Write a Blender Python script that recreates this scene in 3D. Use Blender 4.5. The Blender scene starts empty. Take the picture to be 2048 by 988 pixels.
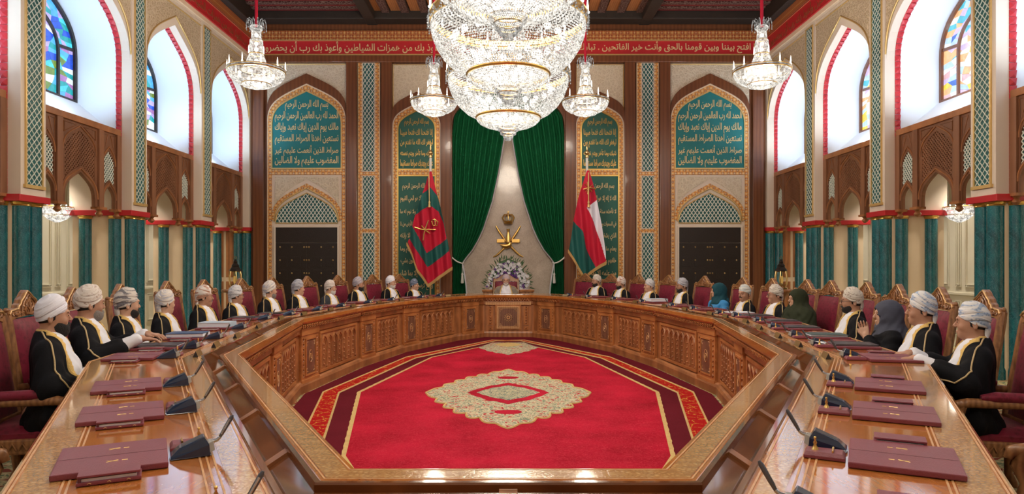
import bpy, bmesh, math, random
import numpy as np
from mathutils import Vector, Matrix
random.seed(7)
SC = bpy.context.scene
COL = SC.collection
PI = math.pi
# ------------------------------------------------------------------ camera, world, exposure
cam_d = bpy.data.cameras.new('camera'); cam = bpy.data.objects.new('camera', cam_d); COL.objects.link(cam)
cam.location = (0, 0, 1.5); cam.rotation_euler = (PI/2, 0, 0)
cam_d.sensor_width = 36; cam_d.lens = 1365/2048*36
cam_d.shift_x = (1024-1016.5)/2048; cam_d.shift_y = (530-494)/2048
cam_d.clip_start = .05; cam_d.clip_end = 100
SC.camera = cam
w = bpy.data.worlds.new('world'); SC.world = w; w.use_nodes = True
w.node_tree.nodes['Background'].inputs[0].default_value = (.75, .85, 1, 1)
w.node_tree.nodes['Background'].inputs[1].default_value = 1.0
SC.view_settings.view_transform = 'Standard'; SC.view_settings.look = 'None'
SC.view_settings.gamma = 1; SC.view_settings.use_curve_mapping = False
SC.view_settings.exposure = 0.6
SC.cycles.use_adaptive_sampling = True; SC.cycles.adaptive_threshold = .04
SC.cycles.max_bounces = 6; SC.cycles.diffuse_bounces = 4; SC.cycles.glossy_bounces = 4
SC.cycles.transparent_max_bounces = 10; SC.cycles.transmission_bounces = 4
SC.cycles.sample_clamp_indirect = 6; SC.cycles.use_denoising = True
SC.cycles.caustics_reflective = False; SC.cycles.caustics_refractive = False
BIG_W, SMALL_W, NICHE_W, AISLE_W = 310, 75, 46, 4
AISLE_FILL_W = 9
# ------------------------------------------------------------------ materials
MATS = {}
class NT:
    def __init__(s, name):
        s.m = bpy.data.materials.new(name); s.m.use_nodes = True
        s.t = s.m.node_tree; s.t.nodes.clear()
        s.out = s.t.nodes.new('ShaderNodeOutputMaterial')
    def n(s, ty, ins=None, **kw):
        nd = s.t.nodes.new('ShaderNode'+ty)
        for k, v in kw.items(): setattr(nd, k, v)
        if ins:
            for k, v in ins.items():
                sk = nd.inputs[k]
                if isinstance(v, bpy.types.NodeSocket): s.t.links.new(v, sk)
                else:
                    if sk.type == 'RGBA' and len(v) == 3: v = (*v, 1)
                    sk.default_value = v
        return nd
    def coord(s, kind='Object', scale=(1, 1, 1), rot=(0, 0, 0)):
        tc = s.n('TexCoord')
        return s.n('Mapping', {0: tc.outputs[kind], 'Scale': scale, 'Rotation': rot}).outputs[0]
    def ramp(s, fac, stops):
        r = s.n('ValToRGB', {0: fac}); e = r.color_ramp.elements
        while len(e) < len(stops): e.new(.5)
        for i, (p, c) in enumerate(stops):
            e[i].position = p; e[i].color = (*c, 1)
        return r.outputs[0]
    def mix(s, f, a, b):
        m = s.n('Mix', data_type='RGBA')
        for k, v in ((0, f), (6, a), (7, b)):
            if isinstance(v, bpy.types.NodeSocket): s.t.links.new(v, m.inputs[k])
            else: m.inputs[k].default_value = v if k == 0 else (*v, 1)
        return m.outputs[2]
    def math(s, op, a, b=0.0, c=0.0):
        m = s.n('Math', operation=op)
        for i, v in enumerate((a, b, c)):
            if isinstance(v, bpy.types.NodeSocket): s.t.links.new(v, m.inputs[i])
            else: m.inputs[i].default_value = v
        return m.outputs[0]
    def bump(s, h, st=.3, d=.02):
        return s.n('Bump', {'Height': h, 'Strength': st, 'Distance': d}).outputs[0]
    def bsdf(s, col=(.5, .5, .5), rough=.5, metal=0., nrm=None, coat=0., sheen=0., spec=.5, emit=None, es=0., trans=0.):
        ins = {'Base Color': col, 'Roughness': rough, 'Metallic': metal, 'Coat Weight': coat, 'Coat Roughness': .06,
               'Sheen Weight': sheen, 'Specular IOR Level': spec, 'Transmission Weight': trans}
        if nrm is not None: ins['Normal'] = nrm
        if emit is not None: ins['Emission Color'] = emit; ins['Emission Strength'] = es
        b = s.n('BsdfPrincipled', ins)
        s.t.links.new(b.outputs[0], s.out.inputs[0]); return b
    def done(s, key): MATS[key] = s.m; return s.m

def simple(key, col, rough=.5, metal=0., nscale=0, nvar=.15, bscale=0, bst=.3, coat=0., sheen=0., spec=.5, kind='Object'):
    t = NT(key); c = col; nrm = None
    if nscale:
        nz = t.n('TexNoise', {'Vector': t.coord(kind), 'Scale': nscale, 'Detail': 4.}).outputs[0]
        c = t.mix(nz, tuple(max(0, x*(1-nvar)) for x in col), tuple(min(1, x*(1+nvar)) for x in col))
    if bscale:
        bz = t.n('TexNoise', {'Vector': t.coord(kind), 'Scale': bscale, 'Detail': 3.}).outputs[0]
        nrm = t.bump(bz, bst, .01)
    t.bsdf(c, rough, metal, nrm, coat, sheen, spec); return t.done(key)

def wood(key, c1, c2, rough=.35, scale=(1, 1, 1), coat=0., bst=.12):
    t = NT(key); v = t.coord('Object', scale)
    a = t.n('TexNoise', {'Vector': v, 'Scale': 3., 'Detail': 6., 'Distortion': .6}).outputs[0]
    g = t.n('TexWave', {'Vector': v, 'Scale': 1.1, 'Distortion': 5., 'Detail': 3.}, bands_direction='X').outputs['Fac']
    f = t.math('MULTIPLY_ADD', g, .35, t.math('MULTIPLY', a, .65))
    t.bsdf(t.ramp(f, [(.25, c1), (.75, c2)]), rough, 0, t.bump(f, bst, .004), coat)
    return t.done(key)

simple('cream', (.78, .61, .43), .6, nscale=3, nvar=.05)
simple('cream_light', (.73, .62, .51), .6, nscale=3, nvar=.04)
simple('panel_cream', (.62, .58, .465), .6, nscale=4, nvar=.05)
simple('niche_white', (.80, .86, .93), .7)
simple('red_paint', (.50, .018, .025), .45, nscale=6, nvar=.15)
simple('red_carved', (.48, .02, .03), .4, nscale=12, nvar=.3)
simple('gold', (.80, .52, .16), .28, 1.0)
simple('gold_soft', (.72, .50, .20), .45, .6, nscale=20, nvar=.15)
simple('chair_gilt', (.42, .235, .085), .4, .35, nscale=30, nvar=.2)
simple('brass', (.70, .50, .22), .3, 1.0)
simple('gold_letter', (.80, .62, .32), .4, .15)
simple('dark_wood', (.018, .010, .008), .45, bscale=60, bst=.5)
simple('ceiling_dark', (.022, .014, .010), .6, nscale=4, nvar=.4)
simple('white_lattice', (.75, .78, .70), .5)
simple('teal_back', (.012, .10, .10), .5, nscale=8, nvar=.3)
simple('green_panel', (.016, .125, .095), .5, nscale=5, nvar=.12)
simple('teal_panel', (.010, .19, .20), .5, nscale=5, nvar=.12)
simple('vault', (.72, .72, .66), .7)
simple('black_cloth', (.004, .004, .006), .8, bscale=60, bst=.2, spec=.2)
simple('grey_cloth', (.035, .036, .044), .8, bscale=60, bst=.2, spec=.25)
simple('taupe_cloth', (.20, .165, .13), .75, bscale=60, bst=.2)
simple('white_cloth', (.74, .74, .80), .7, bscale=45, bst=.15)
simple('blue_cloth', (.03, .22, .50), .7, bscale=50, bst=.25)
simple('gold_trim', (.70, .46, .14), .5, .3, bscale=160, bst=.5)
simple('beige_trim', (.55, .40, .20), .6, .1, bscale=160, bst=.5)
simple('skin_a', (.42, .22, .14), .5, nscale=18, nvar=.08)
simple('skin_b', (.52, .30, .20), .5, nscale=18, nvar=.08)
simple('skin_c', (.33, .165, .10), .5, nscale=18, nvar=.08)
simple('beard_black', (.012, .009, .008), .8, bscale=150, bst=.6)
simple('beard_grey', (.22, .19, .17), .8, bscale=150, bst=.6)
simple('beard_white', (.60, .57, .54), .8, bscale=150, bst=.6)
simple('eye_white', (.7, .68, .65), .2)
simple('eye_dark', (.01, .006, .004), .2)
simple('lip', (.30, .10, .08), .5)
simple('hijab_teal', (.008, .055, .075), .8, bscale=30, bst=.2, spec=.25)
simple('hijab_green', (.022, .028, .012), .8, bscale=30, bst=.2, spec=.25)
simple('hijab_grey', (.065, .07, .10), .8, bscale=30, bst=.2, spec=.25)
simple('navy', (.008, .02, .055), .25, coat=.5)
simple('navy_light', (.015, .10, .30), .25, coat=.5)
simple('stem_grey', (.10, .10, .11), .3, .5)
simple('paper_blue', (.42, .52, .62), .5)
simple('grey_plastic', (.32, .30, .26), .35)
simple('dark_plastic', (.02, .02, .024), .3)
simple('steel', (.45, .45, .48), .25, .9)
simple('leather', (.20, .040, .056), .36, nscale=9, nvar=.2, bscale=220, bst=.2)
simple('leather_dark', (.10, .016, .022), .42, bscale=220, bst=.25)
simple('paper', (.75, .77, .82), .6)
simple('binder_blue', (.012, .06, .16), .4)
simple('folder_black', (.015, .016, .022), .35)
simple('folder_green', (.01, .055, .045), .4)
simple('letter_dim', (.30, .075, .03), .5)
simple('tassel_white', (.75, .75, .70), .8)
simple('leaf', (.05, .12, .04), .6, nscale=9, nvar=.4)
simple('petal_white', (.78, .78, .80), .6)
simple('petal_purple', (.16, .04, .30), .6)
simple('flag_red', (.52, .012, .04), .7, bscale=50, bst=.1, spec=.3)
simple('flag_green', (.006, .10, .09), .7, bscale=50, bst=.1)
simple('flag_white', (.76, .76, .86), .7)
simple('fringe', (.55, .34, .12), .7, .1, bscale=90, bst=.8)
wood('wood_wall', (.135, .044, .017), (.205, .072, .027), .32, (3, 3, .35), .25)
wood('wood_screen', (.16, .062, .028), (.27, .115, .055), .45, (3, 3, .6))
wood('wood_table', (.30, .105, .03), (.48, .19, .06), .3, (1.5, 1.5, 4), .2)
wood('wood_carved', (.24, .088, .03), (.42, .165, .058), .4, (3, 3, 1.5), .1, .5)
wood('wood_inlay', (.13, .055, .03), (.22, .10, .06), .4, (6, 6, 6))
wood('wood_pale', (.50, .25, .10), (.62, .36, .17), .35, (6, 6, 6))
wood('chair_wood', (.17, .066, .024), (.33, .145, .053), .4, (9, 9, 9), .1, .8)
wood('ceiling_plank', (.26, .09, .028), (.42, .16, .055), .5, (6, .6, 3))

def m_tabletop():
    t = NT('table_polish'); v = t.coord('Object', (1, 1, 1))
    a = t.n('TexNoise', {'Vector': v, 'Scale': 2.2, 'Detail': 8., 'Distortion': 1.2}).outputs[0]
    b = t.n('TexNoise', {'Vector': t.coord('Object', (30, 3, 1)), 'Scale': 2., 'Detail': 4.}).outputs[0]
    f = t.math('MULTIPLY_ADD', a, .6, t.math('MULTIPLY', b, .4))
    t.bsdf(t.ramp(f, [(.3, (.34, .10, .018)), (.7, (.56, .21, .046))]), .10, 0, None, .8); t.done('table_polish')
m_tabletop()
def m_trough():
    t = NT('trough_gloss'); v = t.coord()
    a = t.n('TexNoise', {'Vector': v, 'Scale': 3., 'Detail': 6., 'Distortion': 1.}).outputs[0]
    t.bsdf(t.ramp(a, [(.3, (.10, .03, .010)), (.7, (.22, .07, .02))]), .12, 0, None, .9); t.done('trough_gloss')
m_trough()
def m_inlaid():     # pale straw-work inlay band with carved scroll pattern
    t = NT('inlay_band'); v = t.coord('Object', (1, 1, 1))
    vo = t.n('TexVoronoi', {'Vector': v, 'Scale': 60.}, feature='DISTANCE_TO_EDGE').outputs[0]
    wv = t.n('TexWave', {'Vector': v, 'Scale': 5., 'Distortion': 12., 'Detail': 2.}, wave_type='RINGS').outputs['Fac']
    f = t.math('MULTIPLY_ADD', vo, 2.2, t.math('MULTIPLY', wv, .22))
    t.bsdf(t.ramp(f, [(.1, (.36, .175, .055)), (.45, (.45, .235, .08)), (.9, (.54, .32, .13))]), .2, 0, t.bump(f, .2, .002), .7); t.done('inlay_band')
m_inlaid()
def m_marble_teal():
    t = NT('teal_marble'); v = t.coord('Object', (1, 1, .45))
    n1 = t.n('TexNoise', {'Vector': v, 'Scale': 5., 'Detail': 8., 'Distortion': 2.5}).outputs[0]
    n2 = t.n('TexNoise', {'Vector': v, 'Scale': 14., 'Detail': 6., 'Distortion': 4.}).outputs[0]
    base = t.ramp(n1, [(.25, (.002, .042, .055)), (.6, (.004, .115, .135)), (.85, (.010, .18, .20))])
    vein = t.ramp(t.math('ABSOLUTE', t.math('SUBTRACT', n2, .5)), [(0, (1, 1, 1)), (.035, (0, 0, 0))])
    t.bsdf(t.mix(t.math('MULTIPLY', vein, .3), base, (.15, .40, .44)), .18, 0, None, .4); t.done('teal_marble')
m_marble_teal()
def m_backdrop():
    t = NT('beige_marble'); v = t.coord()
    n1 = t.n('TexNoise', {'Vector': v, 'Scale': 2.5, 'Detail': 8., 'Distortion': .5}).outputs[0]
    n2 = t.n('TexNoise', {'Vector': v, 'Scale': 55., 'Detail': 2.}).outputs[0]
    f = t.math('MULTIPLY_ADD', n1, .6, t.math('MULTIPLY', n2, .4))
    t.bsdf(t.ramp(f, [(.35, (.42, .34, .27)), (.65, (.60, .51, .42))]), .22, 0, None, .2); t.done('beige_marble')
m_backdrop()
def m_relief(key, c1, c2, sc, st=.9):
    t = NT(key); v = t.coord()
    a = t.n('TexVoronoi', {'Vector': v, 'Scale': sc}, feature='DISTANCE_TO_EDGE').outputs[0]
    b = t.n('TexVoronoi', {'Vector': v, 'Scale': sc*.5}, feature='DISTANCE_TO_EDGE').outputs[0]
    f = t.math('MINIMUM', t.math('MULTIPLY', a, 6), t.math('MULTIPLY', b, 6))
    f = t.math('MINIMUM', f, 1.)
    t.bsdf(t.mix(f, c2, c1), .6, 0, t.bump(f, st, .02)); t.done(key)
m_relief('relief_tan', (.50, .36, .21), (.74, .60, .42), 30, .6)
m_relief('relief_cream', (.64, .53, .385), (.76, .66, .51), 20, .5)
def m_ornament(key, base, ink, pale, sc=1.):   # tile border: interlaced knots on orange ground
    t = NT(key); v = t.coord('Object', (sc, sc, sc))
    wv = lambda sca, rot: t.n('TexWave', {'Vector': t.coord('Object', (sc, sc, sc), rot), 'Scale': sca, 'Distortion': 0.}, bands_direction='X').outputs['Fac']
    a = wv(1.4, (0, PI/4, 0)); b = wv(1.4, (0, -PI/4, 0))
    k = t.math('MULTIPLY', a, b)
    d = t.math('ABSOLUTE', t.math('SUBTRACT', a, b))
    c = t.mix(t.ramp(k, [(.30, (0, 0, 0)), (.34, (1, 1, 1))]), base, ink)
    c = t.mix(t.ramp(d, [(.10, (1, 1, 1)), (.17, (0, 0, 0))]), c, pale)
    t.bsdf(c, .4, .15, t.bump(k, .3, .006)); t.done(key)
m_ornament('ornament_orange', (.72, .32, .075), (.26, .05, .015), (.86, .66, .36), 2.2)
m_ornament('ornament_frieze', (.46, .14, .04), (.26, .02, .015), (.74, .50, .20), 1.9)
def m_velvet():
    t = NT('green_velvet'); nz = t.n('TexNoise', {'Vector': t.coord('Object', (9, 9, 1)), 'Scale': 3., 'Detail': 3.}).outputs[0]
    t.bsdf(t.mix(nz, (.003, .095, .034), (.007, .19, .066)), .75, 0, None, 0, 0, .25); t.done('green_velvet')
m_velvet()
def m_damask():
    t = NT('burgundy_damask'); v = t.coord('Object')
    a = t.n('TexVoronoi', {'Vector': v, 'Scale': 30.}, feature='F1').outputs[0]
    n = t.n('TexNoise', {'Vector': v, 'Scale': 38., 'Detail': 3., 'Distortion': 3.}).outputs[0]
    f = t.math('MULTIPLY_ADD', a, .5, t.math('MULTIPLY', n, .7))
    t.bsdf(t.ramp(f, [(.45, (.115, .005, .016)), (.62, (.185, .010, .030))]), .5, 0, t.bump(f, .15, .004), 0, .05, .3); t.done('burgundy_damask')
m_damask()
def m_carpet(key, c1, c2, c3):
    t = NT(key)
    a = t.ramp(t.n('TexNoise', {'Vector': t.coord(), 'Scale': 1.8, 'Detail': 5.}).outputs[0], [(.3, (0, 0, 0)), (.7, (1, 1, 1))])
    b = t.n('TexNoise', {'Vector': t.coord('Object', (1, 1.6, 1)), 'Scale': 9., 'Detail': 2., 'Distortion': 4.}).outputs[0]
    e = t.ramp(t.math('ABSOLUTE', t.math('SUBTRACT', b, .5)), [(0, (1, 1, 1)), (.05, (0, 0, 0))])
    c = t.mix(a, c1, c2)
    pile = t.n('TexNoise', {'Vector': t.coord(), 'Scale': 260., 'Detail': 2.}).outputs[0]
    t.bsdf(t.mix(t.math('MULTIPLY', e, .55), c, c3), .9, 0, t.bump(pile, .25, .004), 0, 0, .08); t.done(key)
m_carpet('carpet_red', (.27, .002, .013), (.52, .010, .038), (.64, .05, .08))
m_carpet('carpet_maroon', (.105, .006, .014), (.14, .009, .02), (.15, .012, .022))
def m_arabesque(key, red, cream, green, sc):
    t = NT(key); v = t.coord()
    a = t.n('TexNoise', {'Vector': v, 'Scale': sc, 'Detail': 1., 'Distortion': 1.6}).outputs[0]
    b = t.n('TexNoise', {'Vector': t.coord('Object', (1, 1, 1), (0, 0, 1)), 'Scale': sc*1.2, 'Detail': 0., 'Distortion': 2.}).outputs[0]
    c = t.ramp(a, [(.38, red), (.41, cream), (.50, cream), (.53, green), (.60, green), (.63, cream)])
    e = t.ramp(t.math('ABSOLUTE', t.math('SUBTRACT', b, .5)), [(.012, (1, 1, 1)), (.03, (0, 0, 0))])
    t.bsdf(t.mix(e, c, (.56, .46, .26)), .9, 0, None, 0, 0, .1); t.done(key)
m_arabesque('carpet_medallion', (.40, .012, .03), (.60, .53, .36), (.17, .22, .16), 13.)
m_arabesque('carpet_core', (.09, .11, .12), (.54, .48, .30), (.10, .17, .16), 16.)
m_arabesque('carpet_outer', (.22, .05, .03), (.44, .36, .18), (.13, .17, .09), 5.)
simple('carpet_gold', (.60, .42, .16), .9, nscale=20, nvar=.25)
def m_carpet_band():
    t = NT('carpet_band'); v = t.coord()
    a = t.n('TexVoronoi', {'Vector': v, 'Scale': 8.}, feature='DISTANCE_TO_EDGE', distance='F1' if False else 'EUCLIDEAN').outputs[0]
    b = t.n('TexNoise', {'Vector': v, 'Scale': 14., 'Detail': 2., 'Distortion': 2.}).outputs[0]
    f = t.math('MULTIPLY_ADD', a, 1.6, t.math('MULTIPLY', t.math('ABSOLUTE', t.math('SUBTRACT', b, .5)), 1.2))
    t.bsdf(t.ramp(f, [(.07, (.66, .36, .06)), (.11, (.42, .008, .01))]), .9, 0, None, 0, 0, .1); t.done('carpet_band')
m_carpet_band()
def m_turban(key, base, c2, c3, sc=7., amt=.5):
    t = NT(key); v = t.coord('UV', (.9, 2.6, 1))
    a = t.n('TexNoise', {'Vector': v, 'Scale': sc*.16, 'Detail': 3., 'Distortion': .5}).outputs[0]
    b = t.n('TexVoronoi', {'Vector': t.coord(), 'Scale': 60.}, feature='F1').outputs[0]
    c = t.mix(t.ramp(a, [(.52, (0, 0, 0)), (.58, (1, 1, 1))]), base, c2)
    k = t.math('MULTIPLY', t.ramp(a, [(.48, (0, 0, 0)), (.54, (1, 1, 1)), (.62, (1, 1, 1)), (.66, (0, 0, 0))]), t.ramp(b, [(.3, (1, 1, 1)), (.5, (0, 0, 0))]))
    c = t.mix(t.math('MULTIPLY', k, amt), c, c3)
    nz = t.n('TexNoise', {'Vector': t.coord(), 'Scale': 60., 'Detail': 2.}).outputs[0]
    t.bsdf(c, .8, 0, t.bump(nz, .2, .006), 0, 0, .3); t.done(key)
m_turban('turban_white', (.72, .72, .80), (.74, .74, .82), (.6, .6, .7), 6, .1)
m_turban('turban_cream', (.66, .60, .55), (.60, .52, .46), (.26, .13, .09), 8, .7)
m_turban('turban_greystripe', (.58, .53, .48), (.20, .19, .21), (.10, .09, .10), 6, .6)
m_turban('turban_ivory', (.66, .61, .56), (.44, .45, .54), (.40, .36, .34), 7, .4)
m_turban('turban_rust', (.68, .62, .58), (.42, .22, .15), (.5, .28, .2), 5, .4)
m_turban('turban_palegrey', (.58, .57, .58), (.44, .46, .50), (.2, .2, .25), 7, .5)
m_turban('turban_slate', (.13, .16, .23), (.20, .23, .31), (.45, .47, .52), 8, .5)
m_turban('turban_grey', (.40, .40, .44), (.28, .29, .35), (.12, .12, .16), 7, .5)
m_turban('turban_mauve', (.42, .38, .42), (.27, .26, .33), (.6, .5, .35), 6, .5)
m_turban('turban_bluewhite', (.66, .65, .65), (.36, .44, .58), (.16, .24, .42), 6, .8)
m_turban('turban_floral', (.62, .57, .50), (.52, .46, .40), (.16, .10, .08), 8, .9)
m_turban('turban_check', (.60, .60, .56), (.44, .52, .60), (.55, .46, .22), 6, .6)
m_turban('turban_royal', (.50, .44, .48), (.40, .33, .40), (.30, .16, .24), 9, .6)
def m_glass(key, col, es):
    t = NT(key)
    n = t.n('TexNoise', {'Vector': t.coord(), 'Scale': 7., 'Detail': 3., 'Distortion': 1.}).outputs[0]
    c = t.mix(n, tuple(x**1.35*.5 for x in col), tuple(min(1, x**1.2*1.2) for x in col))
    t.bsdf((.02, .02, .02), .15, 0, None, 0, 0, .5, c, es); return t.done(key)
GL_L = [('deep blue', (.03, .12, .62)), ('sky', (.12, .45, .85)), ('lavender', (.48, .42, .80)), ('pale', (.70, .80, .95)), ('teal', (.02, .38, .42)), ('aqua', (.10, .60, .75)), ('mauve', (.40, .22, .48)), ('olive', (.20, .30, .06))]
GL_R = [('white', (.85, .88, .92)), ('paleblue', (.50, .66, .92)), ('pink', (.72, .48, .52)), ('peach', (.90, .50, .28)), ('blue', (.08, .20, .60)), ('aqua', (.12, .50, .62)), ('yellow', (.90, .62, .12)), ('lilac', (.62, .52, .82))]
for nm, c in GL_L: m_glass('glassL_'+nm, c, 1.15)
for nm, c in GL_R: m_glass('glassR_'+nm, c, 1.15)
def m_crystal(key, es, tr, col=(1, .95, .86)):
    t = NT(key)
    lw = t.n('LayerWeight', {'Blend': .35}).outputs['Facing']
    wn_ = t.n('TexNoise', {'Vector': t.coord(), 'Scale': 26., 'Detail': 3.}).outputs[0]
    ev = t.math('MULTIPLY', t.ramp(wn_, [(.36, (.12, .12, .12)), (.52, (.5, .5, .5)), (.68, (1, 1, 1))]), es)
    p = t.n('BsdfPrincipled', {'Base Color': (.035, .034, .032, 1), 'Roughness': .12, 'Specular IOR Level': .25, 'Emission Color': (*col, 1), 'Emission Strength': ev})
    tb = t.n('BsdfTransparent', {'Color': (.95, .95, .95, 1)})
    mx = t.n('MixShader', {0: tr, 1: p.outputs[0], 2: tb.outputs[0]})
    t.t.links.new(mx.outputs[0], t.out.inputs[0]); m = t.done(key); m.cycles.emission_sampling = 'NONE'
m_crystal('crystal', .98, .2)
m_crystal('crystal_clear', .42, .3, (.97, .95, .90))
def m_emit(key, col, es, sample=True):
    t = NT(key); e = t.n('Emission', {0: (*col, 1), 1: es}); t.t.links.new(e.outputs[0], t.out.inputs[0]); m = t.done(key)
    if not sample: m.cycles.emission_sampling = 'NONE'
m_emit('bulb', (1, .88, .70), 2.4, False)
m_emit('bulb_soft', (1, .93, .82), 2.2, False)
m_emit('lantern_glow', (.9, .5, .12), .3, False)
m_emit('screen_red', (.5, .08, .08), .5, False)
m_emit('daylight_glass', (.62, .78, 1.), 1.5)
M = MATS
# ------------------------------------------------------------------ mesh helpers
class MB:
    def __init__(s): s.v = []; s.f = []; s.s = False
    def add(s, vs, fs, tf=None):
        b = len(s.v); s.v += [tf(*p) for p in vs] if tf else list(vs)
        s.f += [tuple(i+b for i in f) for f in fs]; return s
    def box(s, c, d, tf=None):
        x, y, z = (k/2 for k in d); cx, cy, cz = c
        vs = [(cx+i*x, cy+j*y, cz+k*z) for i in (-1, 1) for j in (-1, 1) for k in (-1, 1)]
        return s.add(vs, [(0, 1, 3, 2), (4, 6, 7, 5), (0, 4, 5, 1), (2, 3, 7, 6), (0, 2, 6, 4), (1, 5, 7, 3)], tf)
    def bb(s, x0, x1, y0, y1, z0, z1, tf=None):
        return s.box(((x0+x1)/2, (y0+y1)/2, (z0+z1)/2), (x1-x0, y1-y0, z1-z0), tf)
    def prism(s, poly, c0, c1, tf):            # poly [(a,b)], extruded c0..c1; tf(a,b,c)
        n = len(poly)
        vs = [(a, b, c0) for a, b in poly]+[(a, b, c1) for a, b in poly]
        fs = [tuple(range(n))[::-1], tuple(range(n, 2*n))]+[(i, (i+1) % n, n+(i+1) % n, n+i) for i in range(n)]
        return s.add(vs, fs, tf)
    def band(s, A, B, c0, c1, tf, closed=False):   # solid band between two outlines with equal counts
        n = len(A); vs = []
        for P, c in ((A, c0), (B, c0), (A, c1), (B, c1)): vs += [(a, b, c) for a, b in P]
        fs = []
        for i in range(n if closed else n-1):
            j = (i+1) % n
            fs += [(i, j, n+j, n+i), (2*n+i, 3*n+i, 3*n+j, 2*n+j), (i, 2*n+i, 2*n+j, j), (n+i, n+j, 3*n+j, 3*n+i)]
        if not closed:
            for i in (0, n-1): fs.append((i, n+i, 3*n+i, 2*n+i))
        return s.add(vs, fs, tf)
    def lathe(s, prof, n=24, c=(0, 0, 0), tf=None, caps=True):
        vs = []; k = len(prof)
        for r, z in prof:
            for i in range(n):
                a = 2*PI*i/n; vs.append((c[0]+r*math.cos(a), c[1]+r*math.sin(a), c[2]+z))
        fs = [(j*n+i, j*n+(i+1) % n, (j+1)*n+(i+1) % n, (j+1)*n+i) for j in range(k-1) for i in range(n)]
        if caps: fs += [tuple(range(n))[::-1], tuple((k-1)*n+i for i in range(n))]
        return s.add(vs, fs, tf)
    def tube(s, pts, r, n=8, closed=False, tf=None):
        P = [Vector(p) for p in pts]; k = len(P)
        R = r if isinstance(r, (list, tuple)) else [r]*k
        vs = []; up = Vector((0, 0, 1)); prev = None
        for i in range(k):
            if closed: t = P[(i+1) % k]-P[i-1]
            else: t = P[min(i+1, k-1)]-P[max(i-1, 0)]
            if t.length < 1e-9: t = Vector((0, 0, 1))
            t.normalize()
            if prev is None:
                a = t.cross(up if abs(t.z) < .9 else Vector((1, 0, 0)))
            else: a = prev-t*prev.dot(t)
            a.normalize(); prev = a; b = t.cross(a)
            for j in range(n):
                q = 2*PI*j/n; vs.append(tuple(P[i]+(a*math.cos(q)+b*math.sin(q))*R[i]))
        fs = [(i*n+j, i*n+(j+1) % n, ((i+1) % k)*n+(j+1) % n, ((i+1) % k)*n+j) for i in range(k if closed else k-1) for j in range(n)]
        if not closed: fs += [tuple(range(n))[::-1], tuple((k-1)*n+j for j in range(n))]
        return s.add(vs, fs, tf)
    def grid(s, fn, nu, nv, cu=False, cv=False):
        vs = [fn(i/(nu if cu else nu-1), j/(nv if cv else nv-1)) for j in range(nv) for i in range(nu)]
        fs = [(j*nu+i, j*nu+(i+1) % nu, ((j+1) % nv)*nu+(i+1) % nu, ((j+1) % nv)*nu+i) for j in range(nv if cv else nv-1) for i in range(nu if cu else nu-1)]
        return s.add(vs, fs)
    def ball(s, c, r, n=10, m=6):
        rr = r if isinstance(r, (tuple, list)) else (r, r, r)
        vs = [(c[0], c[1], c[2]-rr[2])]
        for j in range(1, m):
            t = PI*j/m-PI/2
            for i in range(n):
                a = 2*PI*i/n; vs.append((c[0]+rr[0]*math.cos(t)*math.cos(a), c[1]+rr[1]*math.cos(t)*math.sin(a), c[2]+rr[2]*math.sin(t)))
        vs.append((c[0], c[1], c[2]+rr[2])); L = len(vs)-1
        fs = [(0, 1+(i+1) % n, 1+i) for i in range(n)]
        fs += [(1+j*n+i, 1+j*n+(i+1) % n, 1+(j+1)*n+(i+1) % n, 1+(j+1)*n+i) for j in range(m-2) for i in range(n)]
        fs += [(1+(m-2)*n+i, 1+(m-2)*n+(i+1) % n, L) for i in range(n)]
        return s.add(vs, fs)
    def mesh(s, name, mat, bevel=0, smooth=None, fix=True):
        me = bpy.data.meshes.new(name); me.from_pydata(s.v, [], s.f)
        if fix or bevel:
            bm = bmesh.new(); bm.from_mesh(me)
            if bevel:
                bmesh.ops.recalc_face_normals(bm, faces=bm.faces)
                ed = [e for e in bm.edges if len(e.link_faces) == 2 and e.calc_face_angle(0) > .6]
                bmesh.ops.bevel(bm, geom=ed, offset=bevel, segments=2, affect='EDGES', profile=.6)
            bmesh.ops.recalc_face_normals(bm, faces=bm.faces)
            bm.to_mesh(me); bm.free()
        mats = mat if isinstance(mat, (list, tuple)) else [mat]
        for m in mats: me.materials.append(M[m])
        if smooth is not None:
            me.shade_smooth()
            if smooth < 3: me.set_sharp_from_angle(angle=smooth)
        return me
    def obj(s, name, mat, parent=None, bevel=0, smooth=None, fix=True, kind=None, label=None):
        return mk(name, s.mesh(name, mat, bevel, smooth, fix), parent, kind, label)

def mk(name, data, parent=None, kind=None, label=None, loc=None, rz=None, scale=None):
    o = bpy.data.objects.new(name, data); COL.objects.link(o)
    if parent is not None: o.parent = parent
    if kind: o['kind'] = kind
    if label: o['label'] = label
    if loc is not None: o.location = loc
    if rz is not None: o.rotation_euler = (0, 0, rz)
    if scale is not None: o.scale = scale if isinstance(scale, (tuple, list)) else (scale,)*3
    return o
def tag(o, label, cat, group=None, kind=None):
    o['label'] = label; o['category'] = cat
    if group: o['group'] = group
    if kind: o['kind'] = kind
    return o
def thing(name, label, cat, loc=(0, 0, 0), rz=0, group=None, scale=1., kind=None):
    o = mk(name, None, None, None, None, loc, rz, scale); o.empty_display_size = .1
    return tag(o, label, cat, group, kind)
def dup(root, loc, rz, label, group=None, scale=None):
    r = root.copy(); COL.objects.link(r); r.location = loc; r.rotation_euler = (0, 0, rz)
    if scale is not None: r.scale = scale
    r['label'] = label
    if group: r['group'] = group
    for ch in root.children:
        c = ch.copy(); COL.objects.link(c); c.parent = r
        for g in ch.children:
            d = g.copy(); COL.objects.link(d); d.parent = c
    return r
def structure(o, label, cat): return tag(o, label, cat, kind='structure')
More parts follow.
